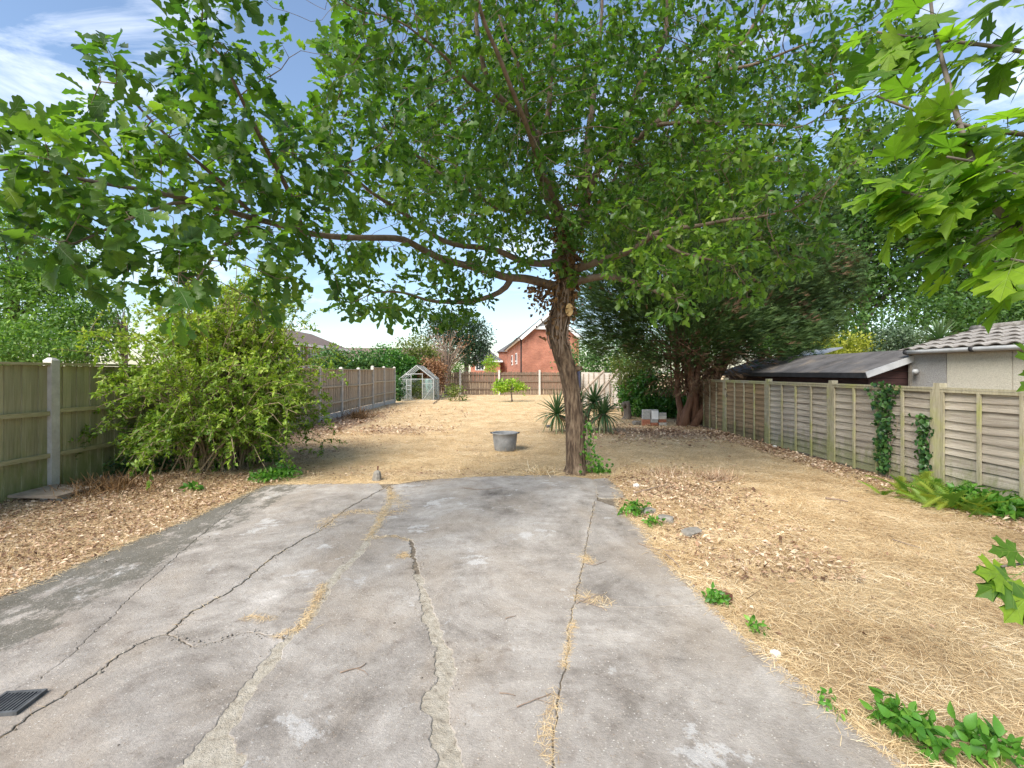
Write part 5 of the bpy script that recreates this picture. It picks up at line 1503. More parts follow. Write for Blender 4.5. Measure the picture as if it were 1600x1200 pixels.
rosette('spiky_plant', 'clump of spiky sword leaved plant behind the oak trunk', (1.78, 12.7, 0), [wp(870, 648, 12.6), wp(902, 640, 12.9), wp(928, 630, 12.8), wp(943, 648, 12.5)], .62, 74, M['sword'], pale=M['swordpale'])

tree('lime_sapling', 'small lime green sapling in front of the far fence', (*gp(800, 628), 0), wp(798, 600, gp(800, 628)[1]), [(795, 602, 25.8, 20, 8, .5), (783, 606, 25.8, 12, 7, .4), (812, 607, 25.8, 10, 7, .4)], 60, 16, .1, .16, M['lime'], M['graybark'], 'sapling', r0=.05, nlimb=10)
tree('leafy_sapling', 'thin straggly sapling right of the greenhouse', (*gp(719, 627), 0), wp(716, 606, 26.3), [(712, 612, 26.3, 12, 9, .4), (726, 620, 26.3, 8, 7, .3), (705, 618, 26.3, 7, 8, .3)], 30, 12, .1, .15, M['olive'], M['deadwood'], 'sapling', r0=.03, nlimb=8)
bush('fence_climber', 'dark climbing plant between the fence and greenhouse', (-6.45 + .2, 26.2, 0), [(622, 608, 26.0, 5, 18, .3)], 60, 14, .12, .13, M['ivy'], M['deadwood'], 'plant', nst=6)
bush('greenhouse_weeds', 'green weeds growing inside the greenhouse', (-5.3, 28.0, 0), [(640, 612, 27.8, 10, 14, .4), (660, 608, 28.0, 9, 16, .4), (668, 618, 27.6, 8, 8, .4)], 110, 12, .12, .13, M['olive'], M['deadwood'], 'plant', nst=8)

# tree stump
sp = gp(979, 655); m = MB(); u = np.linspace(0, 1, 7)
m.tube([(sp[0] + .04 * math.sin(t * 4), sp[1], -.05 + .65 * t) for t in u], [.2, .15, .13, .13, .135, .14, .12], 12)
st = empty('tree_stump', (sp[0], sp[1], 0), 'grey knobbly tree stump beside the laurel bush', 'stump')
m.build('bole', M['graybark'], st, True)
m = MB(); m.tube([(sp[0] - .05, sp[1] - .05, .42), (sp[0] - .14, sp[1] - .12, .52), (sp[0] - .17, sp[1] - .14, .55)], [.08, .07, .045], 8); m.build('knot', M['graybark'], st, True)

# ferns and ivy at the right fence
fern = empty('fern', (5.2, 5.6, 0), 'yellow green fern clump at the foot of the right fence', 'fern')
def fern_frond():
    vs, fs = [], []
    for i in range(15):
        x = .12 + .88 * i / 15; l = .26 * math.sin(min(1, (1.05 - x) * 1.6 + .05) * 1.5) + .02; z = -.45 * x * x
        for s in (-1, 1):
            b = len(vs); vs.extend([(x - .03, 0, z), (x + .03, 0, z), (x + .05 + l * .3, s * l, z - .05)]); fs.append((b, b + 1, b + 2))
    return np.array(vs), np.array(fs)
FF = fern_frond()
fme = [np_mesh('frond', FF[0] * np.array((1, 1, k)), FF[1], np.full(len(FF[0]), r)) for k, r in ((1, .35), (1.3, .6), (.7, .9))]
M['fern'] = leafmat('fern_leaf', [(0, (.04, .13, .02)), (.5, (.15, .26, .03)), (1, (.33, .38, .06))], .35, .5)
for me in fme: me.materials.append(M['fern'])
nf = 85; a = rng.uniform(0, 6.28, nf); e = rng.uniform(.55, 1.35, nf); dd_ = np.stack((np.cos(a) * np.cos(e), np.sin(a) * np.cos(e), np.sin(e)), 1)
fb_ = np.array((5.22, 5.62, .02)) + np.stack((rng.normal(-.1, .22, nf), rng.normal(0, .28, nf), np.zeros(nf)), 1); fb_[:, 0] = np.minimum(fb_[:, 0], 5.5)
dd_[:, 0] -= .05
leaf_objects(fme, fern, fb_, dd_, np.stack((-np.cos(a) * np.sin(e), -np.sin(a) * np.sin(e), np.cos(e)), 1), rng.uniform(.2, .4, nf), rng.random(nf), 'frond')
for (px, py, lab, sz) in ((1575, 808, 'broad leaved green weed beside the fern', .1), (1505, 795, 'low green weed in front of the fern', .075), (1545, 775, 'tall leafy weed growing through the fern', .09)):
    b = gp(px, py); bush('fence_weed', lab, (b[0], b[1], 0), [(px, py - 14, b[1], 30, 16, .15)], 26, 12, .05, sz, M['bright'], M['greenstem'], 'weed', None, tmpl=OVATE, nst=10, r0=.005)

def fence_ivy(label, y, z0, z1, w, n, sz):
    t = empty('fence_ivy', (RX - .08, y, 0), label, 'ivy')
    s = rng.random(n); z = z0 + (z1 - z0) * s
    ww = w * (.45 + .75 * s ** 2)
    p = np.stack((RX - .06 - np.abs(rng.normal(0, .04, n)), y + rng.normal(0, 1, n) * ww * .5 - .0, z), 1)
    d = rng.normal(0, .5, (n, 3)); d[:, 2] -= .8; nr_ = rng.normal(0, .35, (n, 3)) + np.array((-1, -.3, .35))
    v, f, r = scatter(SIMPLE[0] * np.array((1, 1.7, 1)), SIMPLE[1], p, d, nr_, sz * rng.uniform(.6, 1.3, n), rng.random(n))
    o = link('foliage', np_mesh('foliage', v, f, r), M['ivy'], t); o['kind'] = 'stuff'
    m = MB()
    for k in range(5):
        a = np.array((RX - .055, y + rng.normal(0, .05), -.02)); b = np.array((RX - .055, y + rng.normal(0, w * .4), z0 + (z1 - z0) * rng.uniform(.6, .95))); u = np.linspace(0, 1, 7)[:, None]
        m.tube(a + (b - a) * u + np.stack((0 * u[:, 0], .04 * np.sin(u[:, 0] * 8 + k), 0 * u[:, 0]), 1), .006 * (1.1 - .6 * u[:, 0]), 4)
    m.build('stem', M['deadwood'], t)
fence_ivy('tall ivy spilling over the top of the lap fence', 7.15, .12, 1.46, .24, 620, .06)
fence_ivy('shorter light green ivy climbing a post of the lap fence', 6.45, .1, 1.05, .12, 260, .06)
t = fence_ivy

# weeds along the edge of the concrete
for (px, py, h, w, n, sz, lab) in ((1385, 1128, 26, 20, 9, .06, 'small bright weed at the edge of the straw'), (1432, 1160, 30, 34, 24, .058, 'largest bright green weed sprawling over the straw edge'), (1548, 1190, 34, 32, 22, .062, 'broad leaved bright weed beyond the sprawling one'),
                                   (1305, 1118, 6, 6, 5, .03, 'tiny green shoot on the concrete edge'), (1122, 945, 12, 14, 16, .04, 'green weed beside the rusty scrap'), (1183, 993, 8, 8, 8, .035, 'small light green weed on the slab edge'),
                                   (993, 806, 18, 24, 30, .05, 'dark green weed growing out of the rubble'), (1018, 822, 10, 14, 14, .045, 'yellowing weed beneath the rubble'), (297, 772, 9, 10, 6, .08, 'pale green broad leaf weed among fallen leaves'),
                                   (940, 742, 10, 12, 16, .045, 'green weed right of the oak foot')):
    b = gp(px, py); zz_ = float(gz(b[0], b[1])) if not in_drive(np.array(b[0]), np.array(b[1])) else .0
    bush('weed', lab, (b[0], b[1], max(zz_, 0)), [(px, py - h * .55, b[1], w, h * .6, .06 + .05 * (w > 20))], n, 5, .02, sz, M['bright'], M['greenstem'], 'weed', 'weeds along the concrete edge', tmpl=OVATE, nst=max(3, n // 3), r0=.0035)

# dry weed tussocks
def tussock(px, py, r, n, ln, lab, mat='litter'):
    b = gp(px, py); t = np.array((b[0], b[1], float(gz(*b))))
    a = rng.uniform(0, 6.28, n); e = rng.uniform(.15, 1.35, n); d = np.stack((np.cos(a) * np.cos(e), np.sin(a) * np.cos(e), np.sin(e)), 1)
    p = t + np.stack((rng.normal(0, r, n), rng.normal(0, r * .8, n), np.zeros(n)), 1) + d * ln * .45
    v, f, r_ = scatter(STRAW[0] * np.array((1, 1.3, 3)), STRAW[1], p, d, rand_unit(n), ln * rng.uniform(.5, 1.3, n), rng.random(n))
    o = link('dead_tussock', np_mesh('dead_tussock', v, f, r_), M[mat]); o.location = (0, 0, 0); tag(o, lab, 'dead weeds', None, 'stuff')
tussock(1120, 750, .13, 260, .2, 'tangle of dead brown stems on the rubble heap')
tussock(1040, 745, .2, 220, .17, 'low dead stems beside the oak')
tussock(170, 775, .24, 420, .26, 'orange brown dead bracken beside the board on bricks', 'deadleaf')
tussock(560, 655, .22, 300, .42, 'tuft of dead brown grass at the left fence', 'deadleaf')
tussock(845, 742, .12, 120, .2, 'dry tuft left of the oak foot', 'straw')

# ------------------------------------------------------------------ shed and garage beyond the right fence
shed = empty('shed', (7.6, 12.5, 0), 'long dark brown shed with a grey felt roof behind the lap fence', 'shed')
SX0, SX1, SRX, SY0, SY1, EZ, RZ = 7.1, 9.4, 8.25, 9.45, 15.8, 1.62, 2.02
nb = 12; bh = 1.62 / nb
for k in range(nb):                                  # boards of the long side and of the near gable
    m = MB(); m.box((SX0, (SY0 + SY1) / 2, (k + .5) * bh), (.024, SY1 - SY0 - .02, bh - .008), Matrix.Rotation(-.06, 3, 'Y')); m.build('wall_board', M['shedwood'], shed)
for k in range(nb + 3):
    z = (k + .5) * bh; cut = max(0, (z + bh / 2 - EZ)) / (RZ - EZ) * (SRX - SX0)
    if 2 * cut > SX1 - SX0 - .1: break
    m = MB(); m.box(((SX0 + SX1) / 2, SY0 - .004, z), (SX1 - SX0 - .03 - 2 * cut, .022, bh - .008), Matrix.Rotation(.06, 3, 'X')); m.build('wall_board', M['shedwood'], shed)
m = MB(); m.box((SX1, (SY0 + SY1) / 2, .8), (.024, SY1 - SY0 - .02, 1.6)); m.box(((SX0 + SX1) / 2, SY1, .85), (SX1 - SX0, .022, 1.7)); m.build('rear_walls', M['shedwood'], shed)
m = MB(); m.box((SX0 - .004, SY0 - .006, .8), (.05, .05, 1.62)); m.build('corner_trim', M['shedwood'], shed)
ov = .2
def roof_plane(x0, z0, x1, z1, y0, y1, t=.04):
    d = Vector((x1 - x0, 0, z1 - z0)).normalized(); n = Vector((-d.z, 0, d.x)) * (1 if d.x > 0 else -1) * t
    vs = [(x0, y0, z0), (x1, y0, z1), (x1, y1, z1), (x0, y1, z0)]; ws = [tuple(Vector(q) + n) for q in vs]
    m = MB(); m.add(vs + ws, [(0, 1, 2, 3), (4, 7, 6, 5), (0, 4, 5, 1), (1, 5, 6, 2), (2, 6, 7, 3), (3, 7, 4, 0)]); return m
sl = (RZ - EZ) / (SRX - SX0)
ys = np.linspace(SY0 - .18, SY1 + .1, 8)
for k in range(7):                                   # felt laid in strips that lap each other
    roof_plane(SX0 - ov, EZ - ov * sl + .02 + .004 * (k % 2), SRX, RZ + .02 + .004 * (k % 2), ys[k] + .004, ys[k + 1] + .03 * 0, .03).build('felt_strip', M['felt'], shed)
roof_plane(SX1 + ov, EZ - ov * sl + .02, SRX, RZ + .02, SY0 - .18, SY1 + .1, .03).build('felt_strip', M['felt'], shed)
m = MB(); m.beam((SX0 - ov - .012, SY0 - .2, EZ - ov * sl - .01), (SX0 - ov - .012, SY1 + .1, EZ - ov * sl - .01), .025, .10); m.build('fascia', M['darktrim'], shed)
m = MB(); m.beam((SX0 - ov, SY0 - .2, EZ - ov * sl + .0), (SRX, SY0 - .2, RZ + .0), .022, .12, (0, 0, 1)); m.build('barge_board', M['gutter'], shed)
m = MB(); m.beam((SX1 + ov, SY0 - .2, EZ - ov * sl + .0), (SRX, SY0 - .2, RZ + .0), .022, .12, (0, 0, 1)); m.build('barge_board', M['gutter'], shed)

gar = empty('garage', (8.6, 7.4, 0), 'pebbledashed concrete garage with a lichened tile roof and grey gutter', 'garage')
GX0, GX1, GY0, GY1, GE, GR = 7.85, 10.4, 4.2, 9.3, 1.98, 2.36
yy = [GY1, 8.55, 7.42, 6.3, 5.2, GY0]
for k, (b, a) in enumerate(zip(yy[:-1], yy[1:])):
    m = MB(); m.box((GX0 + (.004 if k % 2 else 0), (a + b) / 2, GE / 2), (.06, b - a - .02, GE)); m.build('wall_panel', M['pebble_grey'] if k == 0 else M['pebble_cream'], gar)
    m = MB(); m.box((GX0 + .012, a, GE / 2 - .01), (.05, .024, GE - .02)); m.build('joint_strip', M['stone'], gar)
m = MB(); m.box((GX0 + .01, GY1 + .012, GE / 2), (.14, .05, GE)); m.build('corner_post', M['stone'], gar)
m = MB(); m.box(((GX0 + GX1) / 2 + .1, GY1 - .03, GE / 2), (GX1 - GX0 - .2, .06, GE)); m.box(((GX0 + GX1) / 2 + .1, GY0 + .03, GE / 2), (GX1 - GX0 - .2, .06, GE)); m.box((GX1, (GY0 + GY1) / 2, GE / 2), (.06, GY1 - GY0, GE)); m.build('rear_walls', M['pebble_grey'], gar)
for yq in (GY1 - .03, GY0 + .03):
    m = MB(); m.add([(GX0 + .05, yq - .025, GE + .002), (GX1 - .05, yq - .025, GE + .002), ((GX0 + GX1) / 2, yq - .025, GR - .03), (GX0 + .05, yq + .025, GE + .002), (GX1 - .05, yq + .025, GE + .002), ((GX0 + GX1) / 2, yq + .025, GR - .03)], [(0, 1, 2), (5, 4, 3), (0, 3, 4, 1), (1, 4, 5, 2), (2, 5, 3, 0)]); m.build('gable', M['pebble_grey'], gar)
m = MB(); m.beam((GX0 - .07, GY1 + .05, GE + .01), (GX0 - .07, GY0, GE + .01), .06, .09); m.build('wall_plate', M['timber'], gar)
m = MB()
mg = 14; path = []
for k in range(mg): path.append((GX0 - .17, GY1 - .05 - (GY1 - GY0 - .05) * k / (mg - 1), GE + .015 - .0015 * k))
m.tube(path, .042, 10); g_ = m.build('gutter', M['gutter'], gar, True)
for yq in (GY1 - .02, 7.95, 6.6):
    m = MB(); m.tube([(GX0 - .17, yq, GE + .013), (GX0 - .17, yq - .07, GE + .013)], .05, 10); m.build('gutter_joint', M['darktrim'], g_, True)
# roof tiles: each a rolled tile lapping the one below
def tile_mesh(w, l):
    vs, fs = [], []; N = 8
    for t_ in (0, 1):
        for i in range(N + 1):
            u = i / N; prof = .026 * math.sin(math.pi * min(1, u / .62)) if u < .62 else -.012 * math.sin(math.pi * (u - .62) / .38)
            vs.append((0 if t_ == 0 else l, (u - .5) * w * 1.06, prof + (.018 if t_ == 0 else 0)))
    n = N + 1
    for i in range(N): fs.append((i, n + i, n + i + 1, i + 1))
    b = len(vs); vs += [(x, y, z - .016) for x, y, z in vs]
    for i in range(N): fs.append((b + i, b + i + 1, b + n + i + 1, b + n + i)); fs.append((i, i + 1, b + i + 1, b + i)); fs.append((n + i, b + n + i, b + n + i + 1, n + i + 1))
    fs += [(0, b, b + n, n), (N, n + N, b + n + N, b + N)]
    m = MB(); m.add(vs, fs); me = m.mesh('roof_tile', False); me.materials.append(M['tile']); return me
rows, cols = 5, 19; run = (GX0 + GX1) / 2 - GX0 + .2; sl = math.hypot(run, GR - GE + .03); tl = sl / rows; tw = (GY1 - GY0 + .2) / cols
tme = tile_mesh(tw, tl * 1.1); pit = math.atan2(GR - GE + .03, run)
for rr_i in range(rows):
    for c_i in range(cols):
        o = place('roof_tile', tme, gar, (GX0 - .2 + rr_i * tl * math.cos(pit), GY1 + .08 - (c_i + .5) * tw, GE + .055 + rr_i * tl * math.sin(pit) + rng.normal(0, .003)), (0, -pit + R_(1.5) + rng.normal(0, .008), rng.normal(0, .012)))
m = MB(); m.tube([((GX0 + GX1) / 2, GY1 + .1 - k * (GY1 - GY0 + .2) / 12, GR + .085) for k in range(13)], .085, 10); m.build('ridge_tiles', M['tile'], gar, True)
roof_plane(GX1 + .2, GE + .04, (GX0 + GX1) / 2, GR + .06, GY0 - .08, GY1 + .08, .05).build('rear_roof', M['tile'], gar)
m = MB(); m.tube([(GX0 - .04, 9.16, 1.62), (GX0 - .10, 9.14, 1.62)], .05, 10); lt = m.build('wall_lamp', M['gutter'], gar, True)
m = MB(); m.tube([(GX0 - .10, 9.13, 1.63), (GX0 - .16, 9.06, 1.61)], [.035, .05], 10); m.build('lamp_head', M['gutter'], lt, True)
# pale roof and covered thing glimpsed beyond the shed
roof_plane(10.6, 2.0, 12.2, 2.5, 17.5, 20.5).build('outbuilding_roof', M['gutter'], None)
ob = bpy.data.objects['outbuilding_roof']; ob.name = 'outbuilding'
tag(ob, 'pale sheet roof glimpsed beyond the felt roofed shed', 'outbuilding')
m = MB(); m.box((11.6, 19, 1.0), (1.6, 2.6, 2.0)); m.build('wall', M['pebble_grey'], ob)

# ------------------------------------------------------------------ houses
hs = empty('brick_house', (4.5, 50, 0), 'red brick gabled house with white barge boards behind the far fence', 'house')
HZ = 48.0
A0 = np.array((1.03, HZ, 0)); A1 = np.array((6.8, HZ + .3, 0)); B0 = np.array((-.75, 74.0, 0)); ew, sh = 5.3, 6.05
def V3(p, z): return (p[0], p[1], z)
rid = (A0 + A1) / 2; rb = rid + (B0 - A0); B1 = A1 + (B0 - A0); rz_ = ew + 2.4
m = MB(); k1 = .31
q1 = A0 + (rid - A0) * k1; q2 = A1 + (rid - A1) * k1; 
m.add([V3(A0, 0), V3(A1, 0), V3(A1, ew), V3(q2, sh), V3(q1, sh), V3(A0, ew)], [(0, 1, 2, 3, 4, 5)])
m.build('gable_wall', M['brickwall'], hs)
m = MB(); m.quad(V3(B0, 0), V3(A0, 0), V3(A0, ew), V3(B0, ew)); m.quad(V3(A1, 0), V3(B1, 0), V3(B1, ew), V3(A1, ew)); m.quad(V3(B1, 0), V3(B0, 0), V3(B0, ew), V3(B1, ew)); m.build('side_wall', M['brickwall'], hs)
off = np.array((0, -.25, 0))
m = MB()                                             # hung slats of the upper gable
zz0 = sh + .12; n = 12
for k in range(n):
    z = zz0 + (rz_ - .5 - zz0) * k / n; t_ = (z - ew) / (rz_ - ew); a = A0 + (rid - A0) * t_; b = A1 + (rid - A1) * t_
    m.beam(V3(a + off * .6, z), V3(b + off * .6, z), .06, .2, (0, -.4, 1))
o = m.build('gable_cladding', M['gutter'], hs)
e = (A0 - A1) / np.linalg.norm(A0 - A1) * .45
for s0, s1, rr0, rr1, ex_, nm in ((A0 + e, B0 + e, rid, rb, 1, 'roof'), (A1 - e, B1 - e, rid, rb, -1, 'roof')):
    m = MB(); ez = ew - .32; v0 = [np.array(V3(s0 + off * 1.6, ez)), np.array(V3(s1, ez)), np.array(V3(rr1, rz_)), np.array(V3(rr0 + off * 1.6, rz_))]
    up_ = np.array((0, 0, .16)); vs = v0 + [q + up_ for q in v0]
    m.add(vs, [(0, 1, 2, 3), (7, 6, 5, 4), (0, 4, 5, 1), (1, 5, 6, 2), (2, 6, 7, 3), (3, 7, 4, 0)]); m.build(nm, M['slate'], hs)
for a, b in ((A0, rid), (A1, rid)):
    m = MB(); p0, p1 = np.array(V3(a + (a - b) * .06 + off * 1.75, ew - .33)), np.array(V3(b + off * 1.75, rz_ - .05)); m.beam(p0, p1, .05, .3, (0, 0, 1)); m.build('barge_board', M['white'], hs)
m = MB(); m.beam(V3(q1 + off * .9, sh + .06), V3(q2 + off * .9, sh + .06), .12, .3); m.build('eaves_board', M['white'], hs)
m = MB(); m.beam(V3(A0 + e * .75 + off, ew - .36), V3(B0 + e * .75, ew - .36), .18, .2); m.build('eaves_board', M['white'], hs)
m = MB(); m.beam(V3(A0 + e * 1.15 + off, ew - .28), V3(B0 + e * 1.15, ew - .28), .14, .14); m.build('gutter', M['darktrim'], hs)
m = MB(); m.tube([V3(A0 + np.array((-.1, .5, 0)), ew - .4), V3(A0 + np.array((-.12, .5, 0)), 0)], .07, 7); m.build('downpipe', M['darktrim'], hs)
for t_, z, w, h in ((.28, 3.2, 2.0, 1.3), (.55, 3.2, 2.0, 1.3)):
    c = A0 + (B0 - A0) * t_; dirv = (B0 - A0) / np.linalg.norm(B0 - A0); nn_ = np.array((-dirv[1], dirv[0], 0)); nn_ = nn_ if nn_[0] < 0 else -nn_
    m = MB(); m.beam(V3(c - dirv * w / 2 + nn_ * .03, z), V3(c + dirv * w / 2 + nn_ * .03, z), .08, h); wf = m.build('window', M['white'], hs)
    m = MB(); m.beam(V3(c - dirv * (w / 2 - .12) + nn_ * .08, z), V3(c + dirv * (w / 2 - .12) + nn_ * .08, z), .03, h - .24); m.build('pane', M['pane'], wf)
# taller wing behind, seen over its left shoulder
m = MB(); Wn = np.array((-2.35, 78, 0)); m.box((1.8, 82, 2.6), (8.0, 8, 5.2)); m.build('rear_wing', M['brickwall'], hs)
m = MB(); m.add([(-2.5, 77.6, 5.0), (7.8, 77.6, 5.0), (7.8, 86.4, 5.0), (-2.5, 86.4, 5.0), (2.0, 82, 8.2), (4.0, 82, 8.2)], [(0, 1, 5, 4), (1, 2, 5), (2, 3, 4, 5), (3, 0, 4), (3, 2, 1, 0)]); m.build('rear_roof', M['slate'], hs)

def simple_house(name, label, x0, x1, y0, y1, ez, rz, wall, roof, wins, ridge='x', cat='house'):
    t = empty(name, ((x0 + x1) / 2, (y0 + y1) / 2, 0), label, cat)
    m = MB(); m.box(((x0 + x1) / 2, (y0 + y1) / 2, ez / 2 - .05), (x1 - x0, y1 - y0, ez + .1)); m.build('wall', wall, t)
    o_ = .4; m = MB(); cx_, cy_ = (x0 + x1) / 2, (y0 + y1) / 2
    if ridge == 'x': rd = [(x0 + 2.2, cy_, rz), (x1 - 2.2, cy_, rz)]; fs = [(0, 1, 5, 4), (1, 2, 5), (2, 3, 4, 5), (3, 0, 4), (3, 2, 1, 0)]
    else: rd = [(cx_, y0 + .2, rz), (cx_, y1 - .2, rz)]; fs = [(0, 1, 4), (1, 2, 5, 4), (2, 3, 5), (3, 0, 4, 5), (3, 2, 1, 0)]
    m.add([(x0 - o_, y0 - o_, ez - .1), (x1 + o_, y0 - o_, ez - .1), (x1 + o_, y1 + o_, ez - .1), (x0 - o_, y1 + o_, ez - .1)] + rd, fs); m.build('roof', roof, t)
    m = MB()
    for a, b in (((x0 - o_, y0 - o_), (x1 + o_, y0 - o_)), ((x1 + o_, y0 - o_), (x1 + o_, y1 + o_))): m.beam((*a, ez - .22), (*b, ez - .22), .1, .26)
    m.build('fascia', M['white'], t)
    for (face, u, z, w, h, mull) in wins:
        if face == 'front': c, ax, nn = Vector((u, y0 - .02, z)), Vector((1, 0, 0)), Vector((0, -1, 0))
        else: c, ax, nn = Vector((x1 + .02, u, z)), Vector((0, 1, 0)), Vector((1, 0, 0))
        m = MB(); m.beam(c - ax * w / 2, c + ax * w / 2, .1, h); wf = m.build('window', M['white'], t)
        for k in range(mull):
            a = c - ax * (w / 2 - .1) + ax * (w - .2) * k / mull + nn * .06; b = c - ax * (w / 2 - .1) + ax * ((w - .2) * (k + 1) / mull - .1) + nn * .06
            m = MB(); m.beam(a, b, .02, h - .2); m.build('pane', M['pane'], wf)
    return t
simple_house('far_house', 'distant brick house with a grey roof and white window', -6.6, -1.9, 76, 83, 3.6, 5.6, M['brickwall'], M['slate'], [('front', -5.1, 2.6, 1.5, 1.3, 3)])
ap = simple_house('apartment_block', 'long low block of flats with a brown roof beyond the left fence', -28, -20, 40, 57, 4.45, 6.2, M['brickpale'], M['brownroof'],
             [('side', 41.6 + 2.9 * k, 3.3, 2.1, 1.5, 3) for k in range(6)], 'y', 'flats')
for k in range(7):
    m = MB(); m.box((-19.95, 40.2 + 2.9 * k, 2.1), (.16, .45, 4.2)); m.build('brick_pier', M['brickpale'], ap)
m = MB(); m.beam((-19.95, 40.4, 2.25), (-19.95, 56.8, 2.25), .06, .4); m.build('cladding_band', M['gutter'], ap)
simple_house('far_block', 'distant low building with a long grey brown roof', -34, -12, 84, 94, 3.9, 6.2, M['brickpale'], M['brownroof'], [])

# ------------------------------------------------------------------ trees and hedges of the neighbourhood
tree('garden_tree', 'light green tree rising behind the left board fence', (-14.5, 13.5, 0), (-14.0, 13.5, 5.0), [(60, 400, 13.5, 90, 65, 1.4), (20, 480, 13, 80, 70, 1.4), (95, 470, 13, 60, 60, 1.2), (-60, 420, 13.5, 100, 120, 1.6), (45, 345, 14, 45, 30, .9), (60, 540, 12, 75, 40, 1)], 900, 22, .2, .12, M['lefttree'], M['graybark'], r0=.22)
bush('neighbour_bush', 'dark green bush behind the left fence beside the shrub', (-11.5, 12.5, 0), [(40, 545, 11.5, 90, 30, 1), (135, 520, 13, 40, 45, .8)], 360, 20, .16, .10, M['lefttree'], M['graybark'], nst=14)
tree('bare_twiggy_tree', 'bare brown twiggy tree behind the shrub', (-12.6, 15.5, 0), (-12.6, 15.5, 3.2), [(160, 490, 15.5, 35, 30, .7)], 60, 6, .2, .07, M['rust_leaf'], M['deadwood'], r0=.1, nlimb=46)
tree('slender_tree', 'slender pale leaved tree rising above the shrub', (-7.6, 12.6, 0), (-7.3, 12.6, 3.4), [(400, 470, 12.6, 55, 28, .6), (360, 480, 12.6, 30, 25, .5), (440, 490, 12.6, 20, 24, .4)], 120, 14, .13, .10, M['lefttree'], M['graybark'], r0=.06)
for i, (px, py, y, rx, ry, mt, lab) in enumerate(((515, 567, 27, 24, 20, 'hedge', 'blue green conifer bush behind the far left fence panels'), (560, 566, 28, 26, 18, 'hedge', 'rounded green hedge bush behind the tall fence panels'), (605, 562, 29, 26, 22, 'laurel', 'dense bright hedge bush left of the greenhouse roof'),
                                     (650, 552, 31, 30, 28, 'olive', 'olive yellow bush above the greenhouse'), (672, 575, 30, 18, 14, 'rust_leaf', 'rusty brown withered bush above the greenhouse ridge'), (640, 572, 30, 20, 14, 'laurel', 'fresh green bush left of the withered one'))):
    c = wp(px, py, y); bush('hedge_bush', lab, (c[0], y, 0), [(px, py, y, rx, ry, .9), (px - rx * .4, py + ry * .5, y, rx * .8, ry * .8, .8), (px + rx * .4, py + ry * .5, y, rx * .7, ry * .8, .8), (px, py + 22, y, rx, 16, .8)], 300, 14, .2, .17, M[mt], M['graybark'], 'bush', None, nst=10)
tree('dark_evergreen_tree', 'dark blue green tree standing beyond the far fence', (-4.2, 42, 0), (-3.8, 42, 5), [(715, 512, 42, 35, 24, 1.5), (742, 525, 42, 26, 24, 1.2), (725, 548, 42, 35, 20, 1.4), (690, 520, 42, 28, 20, 1.2), (745, 560, 42, 22, 12, 1), (700, 500, 42, 22, 14, 1)], 620, 16, .3, .22, M['bluegreen'], M['graybark'], r0=.3)
tree('dead_branched_tree', 'bare pale dead tree with a few rusty leaves near the greenhouse', (-4.6, 33, 0), (-4.4, 33, 2.6), [(690, 535, 33, 35, 28, .8), (715, 540, 33, 28, 22, .7), (680, 550, 33, 18, 18, .6)], 90, 4, .25, .14, M['rust_leaf'], M['deadwood'], r0=.13, nlimb=70)
bush('lime_conifer', 'small bright lime conifer in front of the brick house', (-1.75, 39, 0), [(767, 568, 39, 9, 8, .4), (767, 560, 39, 5, 9, .3), (767, 580, 39, 10, 10, .4)], 60, 14, .15, .14, M['lime'], M['graybark'], nst=6)
bush('fence_shrub', 'low green shrub peeping over the far fence', (-4.7, 36, 0), [(705, 575, 36, 20, 8, .5), (700, 590, 36, 22, 14, .5)], 110, 12, .2, .16, M['lefttree'], M['graybark'], nst=6)
bush('far_hedge', 'tall mixed green hedge behind the sagging lap panels', (7.4, 30, 0), [(905, 558, 30, 30, 24, 1), (950, 552, 30, 40, 28, 1.2), (1000, 550, 29, 40, 32, 1.2), (935, 580, 30, 50, 20, 1), (1060, 555, 28, 50, 36, 1.2)], 620, 18, .26, .17, M['hedge'], M['graybark'], nst=14)
for (bx, by, lob, lab, mt) in (((21.5), 29, [(1370, 370, 29, 95, 60, 2.4), (1330, 440, 29, 60, 50, 2), (1420, 320, 29, 90, 60, 2.4), (1330, 320, 29, 70, 50, 2), (1390, 450, 29, 70, 40, 2), (1380, 240, 29, 80, 50, 2)], 'tall broad green tree beyond the shed', 'bgtree'),
                               (29.0, 31, [(1510, 380, 31, 90, 80, 2.6), (1560, 470, 30, 80, 45, 2.2), (1480, 470, 30, 60, 40, 2), (1590, 350, 31, 80, 80, 2.5), (1500, 270, 31, 90, 60, 2.4)], 'tall dark tree beyond the garage roof', 'bgtree'),
                               (35.0, 30, [(1640, 450, 30, 80, 60, 2.2), (1680, 370, 30, 90, 90, 2.5), (1600, 490, 29, 40, 30, 1.5)], 'dense tree overhanging the far end of the garage', 'bgtree'),
                               (13.5, 33, [(1120, 480, 33, 90, 60, 2), (1230, 490, 33, 80, 60, 2), (1180, 420, 34, 90, 60, 2)], 'broad tree hidden behind the cypress', 'bgtree')):
    t = tree('background_tree', lab, (bx, by, 0), (bx, by, 9), lob, 700, 26, .48, .32, M[mt], M['graybark'], 'tree', 'trees beyond the shed and garage', r0=.35, nlimb=26)
bush('boundary_hedge', 'long dark green hedge running behind the shed and garage', (21, 24, 0), [(1290, 525, 24, 60, 40, 1), (1380, 520, 24, 60, 42, 1), (1460, 510, 24, 60, 50, 1), (1550, 510, 24, 70, 55, 1), (1640, 510, 24, 70, 60, 1), (1420, 555, 24, 160, 30, .8)], 700, 18, .3, .2, M['bgtree'], M['graybark'], 'hedge', nst=16)
